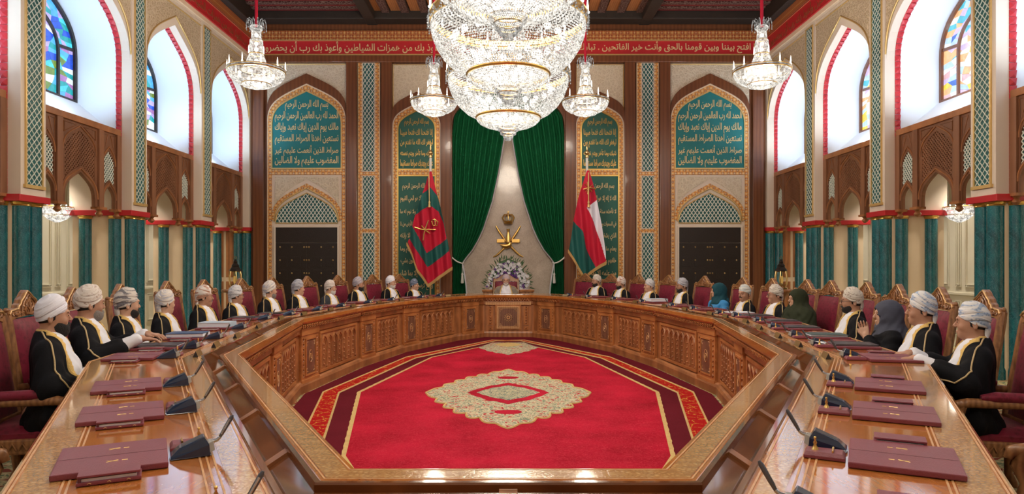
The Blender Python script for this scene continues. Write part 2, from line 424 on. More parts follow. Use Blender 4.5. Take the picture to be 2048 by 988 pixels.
def bez(p0, p1, p2, p3, n):
    out = []
    for i in range(n+1):
        t = i/n; q = 1-t
        out.append(tuple(q**3*a+3*q*q*t*b+3*q*t*t*c+t**3*d for a, b, c, d in zip(p0, p1, p2, p3)))
    return out
def arch(hw, zs, za, n=12, zb=None, k1=.55, k2=.62, k3=.68):      # pointed keel arch outline, left to right
    r = za-zs
    L = bez((-hw, zs), (-hw, zs+k1*r), (-hw*k2, zs+k3*r), (0, za), n)
    R = [(-a, b) for a, b in L[::-1]][1:]
    o = L+R
    if zb is not None: o = [(-hw, zb)]+o+[(hw, zb)]
    return o
XYZ = lambda a, b, c: (a, b, c)
def lattice_strips(mb, poly_test, x0, x1, z0, z1, pitch_x, pitch_z, wd, y0, y1, tf):
    # crossing diagonal strips clipped (by sampling) to a region
    sl = pitch_z/pitch_x; ln = math.hypot(1, sl); hw = wd/2
    for sg in (1, -1):
        c = z0-sl*(x1-x0)-pitch_z; cmax = z1+sl*(x1-x0)+pitch_z
        while c < cmax:
            # line z = c + sg*sl*(x-x0)
            N = 60; run = None
            for i in range(N+1):
                x = x0+(x1-x0)*i/N; z = c+sg*sl*(x-x0) if sg > 0 else c-sl*(x-x0)
                ins = z0 <= z <= z1 and poly_test(x, z)
                if ins and run is None: run = (x, z)
                if (not ins or i == N) and run is not None:
                    e = (x, z)
                    if e[0]-run[0] > 1e-4:
                        dx, dz = (e[0]-run[0]), (e[1]-run[1]); L = math.hypot(dx, dz); nx, nz = -dz/L*hw, dx/L*hw
                        p = [(run[0]+nx, run[1]+nz), (run[0]-nx, run[1]-nz), (e[0]-nx, e[1]-nz), (e[0]+nx, e[1]+nz)]
                        mb.prism(p, y0 if sg > 0 else y0+.002, y1 if sg > 0 else y1+.002, tf)
                    run = None
            c += pitch_z
def inpoly(poly):
    def t(x, y):
        c = False; n = len(poly); j = n-1
        for i in range(n):
            xi, yi = poly[i]; xj, yj = poly[j]
            if (yi > y) != (yj > y) and x < (xj-xi)*(y-yi)/(yj-yi)+xi: c = not c
            j = i
        return c
    return t
# ------------------------------------------------------------------ Arabic lettering (joined letter shapes from the built-in font)
AR = {'ا': (0xFE8D, 2), 'ب': (0xFE8F, 4), 'ت': (0xFE95, 4), 'ث': (0xFE99, 4), 'ج': (0xFE9D, 4), 'ح': (0xFEA1, 4), 'خ': (0xFEA5, 4),
      'د': (0xFEA9, 2), 'ذ': (0xFEAB, 2), 'ر': (0xFEAD, 2), 'ز': (0xFEAF, 2), 'س': (0xFEB1, 4), 'ش': (0xFEB5, 4), 'ص': (0xFEB9, 4),
      'ض': (0xFEBD, 4), 'ط': (0xFEC1, 4), 'ظ': (0xFEC5, 4), 'ع': (0xFEC9, 4), 'غ': (0xFECD, 4), 'ف': (0xFED1, 4), 'ق': (0xFED5, 4),
      'ك': (0xFED9, 4), 'ل': (0xFEDD, 4), 'م': (0xFEE1, 4), 'ن': (0xFEE5, 4), 'ه': (0xFEE9, 4), 'و': (0xFEED, 2), 'ى': (0xFEEF, 2),
      'ي': (0xFEF1, 4), 'ة': (0xFE93, 2), 'أ': (0xFE83, 2), 'إ': (0xFE87, 2), 'آ': (0xFE81, 2), 'ء': (0xFE80, 1), 'ئ': (0xFE89, 4), 'لا': (0xFEFB, 2)}
def shape_ar(s):
    out = []
    for word in s.split(' '):
        L = []; i = 0
        while i < len(word):
            if word[i:i+2] == 'لا': L.append('لا'); i += 2
            else: L.append(word[i]); i += 1
        g = ''
        for i, c in enumerate(L):
            if c not in AR: g += c; continue
            base, n = AR[c]
            pj = i > 0 and L[i-1] in AR and AR[L[i-1]][1] == 4
            nj = i+1 < len(L) and n == 4 and L[i+1] in AR and AR[L[i+1]][1] > 1
            if n == 1: pj = nj = False
            if n == 4: k = 3 if pj and nj else 2 if nj else 1 if pj else 0
            else: k = 1 if pj else 0
            g += chr(base+k)
        out.append(g)
    return ' '.join(out)[::-1]
_txt = {}
def text_mesh(s, width, height, mat, depth=.008, name='inscription_line'):
    """text fitted into width x height, lying in the local x-z plane, centred, facing -y"""
    c = bpy.data.curves.new('txt', 'FONT'); c.body = shape_ar(s); c.resolution_u = 2; c.extrude = .02; c.offset = .014
    o = bpy.data.objects.new('txt', c); COL.objects.link(o)
    dg = bpy.context.evaluated_depsgraph_get(); dg.update()
    me = bpy.data.meshes.new_from_object(o.evaluated_get(dg))
    bpy.data.objects.remove(o); bpy.data.curves.remove(c)
    n = len(me.vertices); co = np.empty(n*3); me.vertices.foreach_get('co', co); co = co.reshape(-1, 3)
    lo, hi = co.min(0), co.max(0); sx = width/(hi[0]-lo[0]); sz = height/(hi[1]-lo[1])
    new = np.stack([(co[:, 0]-(lo[0]+hi[0])/2)*sx, -(co[:, 2]/.02+1)*depth/2, (co[:, 1]-(lo[1]+hi[1])/2)*sz], 1)
    me.vertices.foreach_set('co', new.ravel()); me.materials.clear(); me.materials.append(M[mat]); me.name = name; me.update()
    return me
def inscription(s, width, height, mat, loc, parent, rz=0, depth=.008):
    key = (s, round(width, 3), round(height, 3), mat)
    if key not in _txt: _txt[key] = text_mesh(s, width, height, mat, depth)
    return mk('inscription_line', _txt[key], parent, None, None, loc, rz)
# ------------------------------------------------------------------ room shell
YB = 16.8; ZF = 6.66; ZT = 7.235; ZC = 7.46; XN = 6.33; YN = -3.2
fl = MB().bb(-9, 9, YN-.2, YB+.6, -.12, 0).obj('floor', 'carpet_outer'); structure(fl, 'patterned beige and green carpet floor around the table', 'floor')
# ceiling: dark boards, beams, planks
cl = MB().bb(-6.6, 6.6, YN-.2, YB+.4, ZC+.22, ZC+.36).obj('ceiling', 'ceiling_dark'); structure(cl, 'dark coffered wooden ceiling with painted planks', 'ceiling')
for x in (-3.34, 3.34):
    MB().bb(x-.13, x+.13, YN, YB, ZC-.06, ZC+.24).obj('beam', 'ceiling_dark', cl, .02)
for y in (YB-.22, YB-5.4, YB-10.6):
    MB().bb(-6.4, 6.4, y-.2, y+.2, ZC-.05, ZC+.24).obj('beam', 'ceiling_dark', cl, .02)
for sg in (-1, 1):
    MB().bb(sg*6.28-.22, sg*6.28+.22, YN, YB, ZT-.01, ZC+.24).obj('beam', 'ceiling_dark', cl, .02)
x = -3.2; i = 0
pl_me = MB().bb(-.14, .14, -2.45, 2.45, 0, .05).mesh('plank', 'ceiling_plank')
rb_me = MB().bb(-.09, .09, -2.45, 2.45, -.03, .06).mesh('painted_rib', 'ornament_frieze')
mt = NT('rib_paint'); vv = mt.coord('Object')
vo_ = mt.n('TexVoronoi', {'Vector': vv, 'Scale': 16.}, feature='DISTANCE_TO_EDGE').outputs[0]
mt.bsdf(mt.ramp(vo_, [(.03, (.22, .15, .12)), (.10, (.055, .012, .009))]), .6); mt.done('rib_paint')
rb_me.materials.clear(); rb_me.materials.append(M['rib_paint'])
while x < 3.25:
    for yc in (YB-2.85, YB-8.0):
        if i % 2 == 0: mk('plank', pl_me, cl, None, None, (x+.05, yc, ZC+.14))
        else: mk('painted_rib', rb_me, cl, None, None, (x+.02, yc, ZC+.12))
    x += .235; i += 1
rs_me = MB().bb(-1.3, 1.3, -.06, .06, -.03, .05).mesh('painted_rib', 'rib_paint')
ps_me = MB().bb(-1.3, 1.3, -.07, .07, 0, .05).mesh('plank', 'ceiling_plank')
simple('plank_red', (.16, .012, .012), .5, nscale=6, nvar=.3)
ps_me.materials.clear(); ps_me.materials.append(M['plank_red'])
for sg in (-1, 1):
    y = YB-.55; i = 0
    while y > YB-9.5:
        mk('plank' if i % 2 == 0 else 'painted_rib', ps_me if i % 2 == 0 else rs_me, cl, None, None, (sg*4.75, y, ZC+.12))
        y -= .15; i += 1

# side walls -------------------------------------------------------
PC = [9.1+2.615*k for k in range(-4, 3)]          # pilaster centres
BAYS = [(a+b)/2 for a, b in zip(PC, PC[1:]+[16.94])]
AHW, AZS, AZA = 1.07, 4.92, 6.08
bulb_lights = []
def side_wall(sg, nm):
    T = lambda u, z, w: (sg*(XN+w), u, z)          # (along, up, outward)
    W = MB()
    # arcade wall above the ledge: piers and spandrels
    o = arch(AHW, AZS, AZA, 10)
    for bc in BAYS:
        P = [(bc+a, b) for a, b in o]; n = len(P)
        top = [(a, 6.52) for a, b in P]
        W.band(P, top, .03, .17, T)
    for pc in PC:
        W.prism([(pc-.24, 2.42), (pc+.24, 2.42), (pc+.24, 6.52), (pc-.24, 6.52)], .0, .17, T)
    W.prism([(16.69, 2.42), (YB, 2.42), (YB, 6.52), (16.69, 6.52)], 0, .17, T)
    W.prism([(YN, 6.52), (YB, 6.52), (YB, ZC+.2), (YN, ZC+.2)], .0, .2, T)
    W.prism([(YN, 0), (PC[0]-.24, 0), (PC[0]-.24, 6.6), (YN, 6.6)], .0, .2, T)
    wall = W.obj('wall_'+nm, 'cream_light'); structure(wall, 'arcaded '+nm+' wall of cream pilasters and pointed arches', 'wall')
    # spandrel relief panels, mouldings
    oo = arch(AHW-.0, AZS+.12, AZA+.17, 10)
    for bi, bc in enumerate(BAYS):
        P = [(bc+a, b) for a, b in oo]; t = [(a, 6.44) for a, b in P]
        MB().band(P, t, .018, .04, T).obj('spandrel_panel', 'relief_tan', wall)
        g = MB(); g.tube([(sg*(XN+.014), a, b) for a, b in P], .016, 6)
        g.tube([(sg*(XN+.014), bc-AHW, 6.44), (sg*(XN+.014), bc+AHW, 6.44)], .014, 6)
        g.obj('gilt_moulding', 'gold_soft', wall, smooth=1)
        # red saw-tooth blocks lining the arch
        q = arch(AHW-.005, AZS, AZA, 40, 2.44)
        L = [0]
        for a, b in zip(q, q[1:]): L.append(L[-1]+math.dist(a, b))
        nb = int(L[-1]/.098)
        bm_ = MB(); first = None
        for i in range(nb):
            d = (i+.5)*L[-1]/nb; j = max(k for k in range(len(L)-1) if L[k] <= d)
            f = (d-L[j])/(L[j+1]-L[j]); A, B = q[j], q[j+1]
            p = (A[0]+(B[0]-A[0])*f, A[1]+(B[1]-A[1])*f); tx, tz = (B[0]-A[0])/math.dist(A, B), (B[1]-A[1])/math.dist(A, B)
            nx, nz = tz, -tx
            h = .046
            loc = [(-h, 0, .168), (h, 0, .168), (h, 0, .252), (-h, 0, .252), (-h, .012, .168), (h*.2, .034, .21), (h, .012, .168), (h, .014, .252), (-h, .030, .252)]
            vs = []
            for (s_, n_, w_) in loc:
                vs.append((bc+p[0]+tx*s_+nx*n_, p[1]+tz*s_+nz*n_, w_))
            fs = [(0, 3, 2, 1), (0, 1, 6, 4), (1, 2, 7, 6), (2, 3, 8, 7), (3, 0, 4, 8), (4, 6, 5), (6, 7, 5), (7, 8, 5), (8, 4, 5)]
            if bi >= 4:
                mb = MB().add(vs, fs, T); mb.obj('carved_block', 'red_carved', wall)
            else: bm_.add(vs, fs, T)
        if bi < 4: bm_.obj('carved_blocks', 'red_carved', wall, kind='stuff')
        # niche tunnel
        ni = arch(AHW, AZS, AZA, 12, 3.6); outn = arch(AHW+.06, AZS, AZA+.07, 12, 3.6)
        MB().band([(bc+a, b) for a, b in ni], [(bc+a, b) for a, b in outn], .17, 1.0, T).obj('niche_vault', 'niche_white', wall, smooth=.5)
        MB().add([T(bc-AHW, 3.72, .30), T(bc+AHW, 3.72, .30), T(bc+AHW, 4.24, .93), T(bc-AHW, 4.24, .93), T(bc-AHW, 3.5, .3), T(bc+AHW, 3.5, .3), T(bc+AHW, 3.5, .93), T(bc-AHW, 3.5, .93)],
                 [(0, 1, 2, 3), (4, 5, 1, 0), (5, 6, 2, 1), (6, 7, 3, 2), (7, 4, 0, 3), (4, 7, 6, 5)]).obj('niche_sill', 'niche_white', wall)
    # pilaster dressing
    for k, pc in enumerate(PC):
        fr = MB(); hw = .145; z0, z1 = 2.56, 6.46
        for a, b in ((-hw-.025, -hw), (hw, hw+.025)): fr.prism([(pc+a, z0), (pc+b, z0), (pc+b, z1), (pc+a, z1)], -.022, .0, T)
        fr.prism([(pc-hw-.025, z1), (pc+hw+.025, z1), (pc+hw+.025, z1+.03), (pc-hw-.025, z1+.03)], -.022, 0, T)
        fr.prism([(pc-hw-.05, z0-.045), (pc+hw+.05, z0-.045), (pc+hw+.05, z0), (pc-hw-.05, z0)], -.035, 0, T)
        fr.obj('lattice_frame', 'gold_soft', wall)
        MB().prism([(pc-hw, z0), (pc+hw, z0), (pc+hw, z1), (pc-hw, z1)], -.004, .0, T).obj('lattice_backing', 'teal_back', wall)
        if k >= 2:
            l = MB(); lattice_strips(l, lambda x, z: True, pc-hw, pc+hw, z0, z1, .0967, .105, .009, -.014, -.005, T)
            l.obj('lattice', 'white_lattice', wall, fix=False, kind='stuff')
    # lower piers with columns
    for k, pc in enumerate(PC+[16.94]):
        if k < 2: continue
        end = k == len(PC)
        a0, a1 = pc-.2, (YB if end else pc+.2)
        MB().prism([(a0, 0), (a1, 0), (a1, 2.34), (a0, 2.34)], .09, 1.02, T).obj('pier', 'cream', wall)
        b0, b1 = pc-.30, (YB if end else pc+.30)
        MB().prism([(b0, 2.33), (b1, 2.33), (b1, 2.42), (b0, 2.42)], -.03, 1.12, T).obj('red_ledge', 'red_paint', wall, .008)
        MB().prism([(pc-.24, 2.42), ((YB if end else pc+.24), 2.42), ((YB if end else pc+.24), 3.64), (pc-.24, 3.64)], .17, 1.05, T).obj('pier_head', 'cream_light', wall)
        pos = [(pc-.115, .085), (pc+.115, .085)] if not end else [(pc-.19, .085)]
        for w_ in (.30, .80): pos += [(pc-.2, w_)]+([(pc+.2, w_)] if not end else [])
        for (u, w_) in pos:
            c = mk('column', COLM, wall, None, None, (sg*(XN+w_), u, 0)); mk('capital', CAPM, c)
    # aisle
    al = MB().prism([(YN, 0), (YB, 0), (YB, 3.7), (YN, 3.7)], 1.95, 2.05, T).obj('aisle_wall', 'panel_cream', wall)
    MB().prism([(YN, 3.45), (YB, 3.45), (YB, 3.5), (YN, 3.5)], .34, 2.0, T).obj('aisle_ceiling', 'vault', wall)
    MB().prism([(5, .95), (YB, .95), (YB, 1.0), (5, 1.0)], 1.92, 1.95, T).obj('dado_rail', 'panel_cream', wall, .006)
    u = 5.2
    pf = {}
    while u < YB-.9:
        for (wd, g0) in ((.5, .08), (.16, .68)):
            m_ = MB()
            for (za, zb) in ((1.1, 2.55), (.2, .85)):
                for d_ in (0, .04):
                    a, b, c_, d2 = u+g0+d_, u+g0+wd-d_, za+d_, zb-d_
                    m_.band([(a, c_), (b, c_), (b, d2), (a, d2)], [(a+.016, c_+.016), (b-.016, c_+.016), (b-.016, d2-.016), (a+.016, d2-.016)], 1.93-d_*.2, 1.952, T, True)
            m_.obj('panel_moulding', 'panel_cream', wall)
        m_ = MB(); pa = [(u+.47+a, b) for a, b in arch(.36, 2.75, 3.4, 8, 2.66)]
        m_.tube([(sg*(XN+1.945), a, b) for a, b in pa], .012, 6, True); m_.obj('arch_moulding', 'vault', wall)
        u += .94
    for bc in BAYS[2:]:
        for du in (-.65, .65):
            dl = mk('added_downlight', DLM, wall, None, None, (sg*(XN+1.35), bc+du, 3.44))  # unseen ceiling lamps added to brighten the aisle walls and columns
            ld = bpy.data.lights.new('aisle_fill_lamp', 'AREA'); ld.shape = 'DISK'; ld.size = .16; ld.energy = AISLE_FILL_W; ld.color = (1, .9, .75); ld.spread = 1.5
            lo = bpy.data.objects.new('aisle_fill_lamp', ld); COL.objects.link(lo); lo.parent = dl; lo.location = (0, 0, -.03)
    # aisle end: timber doorway beside the corner
    MB().prism([(.2, 0), (2.0, 0), (2.0, 3.7), (.2, 3.7)], YB+.02, YB+.1, lambda a, b, c: (sg*(XN+a), c, b)).obj('aisle_end', 'cream_light', wall)
    de = MB(); de.prism(arch(.42, 2.55, 3.15, 8, 0), YB-.05, YB+.02, lambda a, b, c: (sg*(XN+.62+a), c, b)); de.obj('timber_door_frame', 'wood_wall', wall, .01)
    de = MB()
    for s_ in (-1, 1):
        de.bb(s_*.16-.13, s_*.16+.13, YB-.075, YB-.05, .15, 1.1, lambda a, b, c: (sg*(XN+.62+a), b, c))
        de.bb(s_*.16-.13, s_*.16+.13, YB-.075, YB-.05, 1.2, 2.5, lambda a, b, c: (sg*(XN+.62+a), b, c))
    de.obj('timber_door_panels', 'wood_carved', wall, .01)
    # frieze
    MB().prism([(YN, ZF), (YB, ZF), (YB, 7.0), (YN, 7.0)], -.06, .0, T).obj('frieze_band', 'red_paint', wall)
    MB().prism([(YN, 7.0), (YB, 7.0), (YB, ZT), (YN, ZT)], -.10, .0, T).obj('frieze_border', 'ornament_frieze', wall)
    MB().prism([(YN, 6.56), (YB, 6.56), (YB, ZF), (YN, ZF)], -.03, .0, T).obj('frieze_moulding', 'cream', wall, .01)
    return wall
DLM = MB().lathe([(.06, .0), (.10, -.004), (.105, -.012), (.085, -.014), (.08, -.002)], 16, caps=False).mesh('added_downlight', 'brass', smooth=.8)
COLM = MB().lathe([(.115, 0), (.115, .12), (.103, .16), (.103, 2.29)], 20).mesh('column', 'teal_marble', smooth=.6)
CAPM = MB().lathe([(.104, 2.275), (.114, 2.283), (.108, 2.295), (.118, 2.31), (.122, 2.325), (.1, 2.335)], 20).mesh('capital', 'gold', smooth=.6)
WL = side_wall(-1, 'left'); WR = side_wall(1, 'right')
FRL = ['رب أعوذ بك من همزات الشياطين وأعوذ بك رب أن يحضرون', 'ربنا افتح بيننا وبين قومنا بالحق وأنت خير الفاتحين']
for sg, wl in ((-1, WL), (1, WR)):
    for i, yc in enumerate((13.6, 7.6, 1.8)):
        o = inscription(FRL[i % 2], 5.6, .27, 'letter_dim', (sg*(XN-.062), yc, 6.83), wl, PI/2 if sg < 0 else -PI/2, .006)
wf = MB().bb(-9, 9, YN-.2, YN, 0, 7.6).obj('wall_front', 'cream_light'); structure(wf, 'plain cream wall behind the viewpoint', 'wall')

# windows ------------------------------------------------------------
def window(n, sg, bc, fancy, side):
    T = lambda u, z, w: (sg*(XN+w), u, z)
    hw, zs, za, zb = 1.05, 4.95, 6.02, 4.2
    fr = MB(); A = arch(hw, zs, za, 12, zb); B = arch(hw-.055, zs, za-.07, 12, zb+.05)
    fr.band([(bc+a, b) for a, b in A], [(bc+a, b) for a, b in B], .90, .99, T, True)
    A2 = arch(.62, zs-.05, za-.42, 12, zb); B2 = arch(.575, zs-.05, za-.47, 12, zb+.03)
    fr.band([(bc+a, b) for a, b in A2], [(bc+a, b) for a, b in B2], .91, .985, T, True)
    for s_ in (-1, 1):
        fr.prism([(bc+s_*.59, 5.02), (bc+s_*1.02, 5.06), (bc+s_*1.02, 5.11), (bc+s_*.59, 5.07)], .915, .975, T)
    win = fr.obj('window_%d' % n, 'dark_wood' if sg < 0 else 'wood_wall')
    structure(win, ('blue ' if sg < 0 else 'white and amber ')+'stained glass window deep in the '+side+' arch of the '+('left' if sg < 0 else 'right')+' wall', 'window')
    MB().prism([(bc+a*1.02, b) for a, b in arch(hw, zs, za, 12, 3.5)], 1.0, 1.06, T).obj('outer_wall', 'niche_white', win)
    if not fancy:
        MB().prism([(bc+a, b) for a, b in arch(hw-.05, zs, za-.06, 12, zb+.04)], .95, .96, T).obj('pane', 'daylight_glass', win); return
    # stained pieces: jittered cells inside the arched outline
    rnd = random.Random(n*17+3); gl = GL_L if sg < 0 else GL_R; tag_ = 'glassL_' if sg < 0 else 'glassR_'
    o = arch(hw-.05, zs, za-.06, 40)
    def halfw(z):
        if z <= zs: return hw-.05
        best = 0
        for a, b in o:
            if a <= 0 and b <= z: best = -a
        for (a, b), (c, d) in zip(o, o[1:]):
            if b <= z <= d and d > b: return -(a+(c-a)*(z-b)/(d-b))
        return .01
    nu, nv = 11, 20; z0, z1 = zb+.04, za-.07
    G = [[None]*(nv+1) for _ in range(nu+1)]
    for i in range(nu+1):
        for j in range(nv+1):
            z = z0+(z1-z0)*j/nv; h = halfw(z)
            u = -1+2*i/nu
            if 0 < i < nu: u += rnd.uniform(-.075, .075)+.05*math.sin(j*.9+i*.5)
            if 0 < j < nv and 0 < i < nu: z += rnd.uniform(-.03, .03)+.04*math.sin(i*1.3+j*.4)
            G[i][j] = (bc+u*max(h, .01), z)
    for i in range(nu):
        for j in range(nv):
            p = [G[i][j], G[i+1][j], G[i+1][j+1], G[i][j+1]]
            cx = sum(a for a, _ in p)/4; cz = sum(b for _, b in p)/4
            q = [(cx+(a-cx)*.965, cz+(b-cz)*.965) for a, b in p]
            t_ = j/nv
            wts = [3, 3, 3, 2, 2, 2, 1, 1] if sg < 0 else ([5, 2, 2, 2, 1, .3, 1, 2] if t_ < .5 else [2, 2, 1, 1, 2, 3, .5, 3])
            if sg < 0 and t_ < .25: wts = [1, 1, 2, 3, 4, 1, 2, 3]
            c = rnd.choices(gl, wts)[0]
            MB().prism(q, .945, .957, T).obj('pane', tag_+c[0], win)
    MB().prism([(bc+a, b) for a, b in arch(hw-.05, zs, za-.06, 12, zb+.04)], .962, .968, T).obj('leading', 'dark_plastic', win)
SIDE = {4: 'nearest visible', 5: 'middle', 6: 'farthest'}
wn = 1
for sg in (-1, 1):
    for bi, bc in enumerate(BAYS):
        window(wn, sg, bc, bi >= 4, SIDE.get(bi, 'out of view')); wn += 1
        ld = bpy.data.lights.new('niche_light', 'AREA'); ld.shape = 'RECTANGLE'; ld.size = 1.7; ld.size_y = .10
        ld.energy = NICHE_W; ld.color = (.60, .80, 1.) if sg < 0 else (.72, .87, 1.)
        lo = bpy.data.objects.new('niche_light', ld); COL.objects.link(lo); lo.parent = WL if sg < 0 else WR
        lo.location = (sg*(XN+.40), bc, 3.86); lo.rotation_euler = (PI, sg*math.radians(-38), PI/2)
        dirv = Vector((sg*.30, 0, 1)); lo.rotation_euler = dirv.to_track_quat('-Z', 'X').to_euler()

# mashrabiya screens ---------------------------------------------------
def screen(sg, bc, label):
    T = lambda u, z, w: (sg*(XN+.18+w), u, z)
    t = thing('mashrabiya_screen', label, 'screen', (0, 0, 0), 0, 'carved timber screens under the arches')
    t.location = (sg*(XN+.2), bc, 2.27)
    off = t.location
    T = lambda u, z, w: (sg*w, u, z-2.27)
    Wd = 'wood_screen'
    MB().prism([(-1.05, 3.66), (1.05, 3.66), (1.05, 3.76), (-1.05, 3.76)], -.03, .1, T).obj('cornice', 'wood_carved', t, .008)
    xs = [(-1.0, .07), (-.505, .075), (.505, .075), (1.0, .07)]
    for x_, h in xs:
        MB().prism([(x_-h*.85, 2.42), (x_+h*.85, 2.42), (x_+h*.85, 3.66), (x_-h*.85, 3.66)], -.035, .07, T).obj('post', Wd, t, .006)
        p = MB(); p.prism([(x_-h*1.3, 2.385), (x_+h*1.3, 2.385), (x_+h*1.3, 2.425), (x_-h*1.3, 2.425)], -.06, .09, T)
        lz = [(.055, 2.385-2.27), (.03, .085), (.05, .06), (.055, .04), (.03, .012), (.008, .0)]
        p.lathe(lz, 10, (sg*.015, x_, 0)); p.obj('pendant', 'wood_carved', t, smooth=.8)
    def unit(c, hw, arch_z, arch_s, lat_top, lat_sp, white):
        A = arch(hw, arch_s, arch_z, 8, 2.40)           # lower opening
        # spandrel plate between opening and the window
        Bw = arch(hw*.86, lat_sp, lat_top, 8)             # upper edge of window
        low = arch(hw*.86, arch_s+.09, arch_z+.09, 8)     # lower edge of window (chevron over the arch)
        win = low+Bw[::-1]
        # plate above window
        up = [(a, 3.66) for a, b in Bw]
        MB().band([(c+a, b) for a, b in Bw], [(c+a, b) for a, b in up], .0, .04, T).obj('upper_panel', Wd, t)
        s_ = MB()
        for sx in (-1, 1):
            s_.prism([(c+sx*hw*.84, arch_s+.05), (c+sx*hw*1.12, arch_s+.05), (c+sx*hw*1.12, 3.66), (c+sx*hw*.84, 3.66)], .0, .04, T)
        s_.band([(c+a, b) for a, b in arch(hw*.86, arch_s, arch_z, 8, 2.42)], [(c+a, b) for a, b in arch(hw, arch_s+.07, arch_z+.10, 8, 2.42)], -.01, .05, T)
        s_.obj('arch_frame', Wd, t)
        m_ = MB(); m_.tube([T(c+a, b, -.004) for a, b in arch(hw*.95, lat_sp+.03, lat_top+.07, 8)], .011, 6)
        m_.tube([T(c+a, b, -.012) for a, b in arch(hw*1.0, arch_s+.02, arch_z+.05, 8)], .013, 6)
        k = hw*.55
        for sx in (-1, 1):
            m_.tube([T(c+sx*hw*.9, 3.62, -.004), T(c+sx*hw*.2, 3.62, -.004), T(c+sx*hw*.9, lat_top-.08, -.004)], .007, 5, True)
        m_.obj('carved_bead', 'wood_carved', t, smooth=1, kind='stuff')
        test = inpoly([(c+a, b) for a, b in win])
        l = MB()
        if white:
            lattice_strips(l, test, c-hw, c+hw, arch_s, lat_top, .062, .07, .011, .012, .022, T)
            l.obj('lattice', 'white_lattice', t, fix=False, kind='stuff')
            MB().prism([(c+a, b) for a, b in win], .03, .036, T).obj('lattice_backing', 'teal_back', t)
        else:
            lattice_strips(l, test, c-hw, c+hw, arch_s, lat_top, .062, .062, .022, .004, .026, T)
            l.obj('lattice', Wd, t, fix=False, kind='stuff')
            MB().prism([(c+a, b) for a, b in win], .034, .04, T).obj('lattice_backing', 'dark_wood', t)
    unit(0, .43, 2.92, 2.52, 3.55, 3.18, False)
    for s_ in (-1, 1): unit(s_*.755, .185, 2.79, 2.55, 3.36, 3.10, True)
    return t
for sg, sn in ((-1, 'left'), (1, 'right')):
    for bi, ds in ((3, 'cut off by the edge of the picture'), (4, 'under the nearest full arch'), (5, 'under the middle arch'), (6, 'under the farthest arch by the back wall')):
        screen(sg, BAYS[bi], 'brown carved wooden lattice screen '+ds+', '+sn+' wall')
STUD = MB().lathe([(.022, 0), (.02, .012), (.01, .02), (0.001, .022)], 8, (0, 0, 0), lambda x, y, z: (x, -z, y)).mesh("brass_stud", "brass", smooth=1.2)
# ------------------------------------------------------------------ back wall
B = lambda x, z, y: (x, YB-y, z)                   # y = proud of the wall face (toward the room)
CHW, CZS, CZA = 1.38, 4.9, 5.95
bw = MB()
for sg in (-1, 1):
    bw.bb(sg*(CHW+6.5)/2-(6.5-CHW)/2, sg*(CHW+6.5)/2+(6.5-CHW)/2, YB, YB+.25, 0, ZC+.2)
co = arch(CHW, CZS, CZA, 14)
bw.band(co, [(a, ZC+.2) for a, b in co], 0, -.25, B)
WB = bw.obj('wall_back', 'wood_wall'); structure(WB, 'mahogany panelled back wall with calligraphy panels', 'wall')
MB().bb(-CHW-.3, CHW+.3, YB+.3, YB+.4, 0, 6.6).obj('marble_backdrop', 'beige_marble', WB)
fr = MB(); fr.band(arch(CHW, CZS, CZA, 14, 0), arch(CHW+.26, CZS+.02, CZA+.3, 14, 0), .03, .0, B); fr.obj('curtain_arch_frame', 'wood_wall', WB, .01)
# frieze
MB().bb(-6.4, 6.4, YB-.06, YB, ZF, 7.0).obj('frieze_band', 'red_paint', WB)
MB().bb(-6.4, 6.4, YB-.10, YB, 7.0, ZT).obj('frieze_border', 'ornament_frieze', WB)
g = MB(); g.bb(-6.4, 6.4, YB-.075, YB, ZF-.03, ZF+.012); g.bb(-6.4, 6.4, YB-.115, YB, 6.99, 7.012); g.obj('gilt_moulding', 'gold_soft', WB)
MB().bb(-6.3, 6.3, YB-.12, YB, 6.46, 6.63).obj('wood_cornice', 'wood_wall', WB, .015)
inscription('رب أعوذ بك من همزات الشياطين وأعوذ بك رب أن يحضرون', 4.75, .29, 'gold_letter', (-3.72, YB-.062, 6.84), WB)
inscription('ربنا افتح بيننا وبين قومنا بالحق وأنت خير الفاتحين . تبارك', 4.55, .29, 'gold_letter', (3.98, YB-.062, 6.84), WB)
inscription('الذي بيده الملك وهو', 2.6, .29, 'gold_letter', (.25, YB-.062, 6.84), WB)
FAT = ['بسم الله الرحمن الرحيم', 'الحمد لله رب العالمين الرحمن الرحيم', 'مالك يوم الدين إياك نعبد وإياك', 'نستعين اهدنا الصراط المستقيم', 'صراط الذين أنعمت عليهم غير', 'المغضوب عليهم ولا الضالين']
FTH = ['بسم الله الرحمن الرحيم', 'إنا فتحنا لك فتحا مبينا', 'ليغفر لك الله ما تقدم من', 'ذنبك وما تأخر ويتم نعمته', 'عليك ويهديك صراطا مستقيما']
KRS = ['بسم الله الرحمن الرحيم', 'الله لا إله إلا هو الحي القيوم', 'لا تأخذه سنة ولا نوم له ما', 'في السموات وما في الأرض من ذا', 'الذي يشفع عنده إلا بإذنه', 'يعلم ما بين أيديهم وما', 'خلفهم ولا يحيطون بشيء', 'من علمه إلا بما شاء', 'وسع كرسيه السموات', 'والأرض ولا يئوده حفظهما']
dn = 1
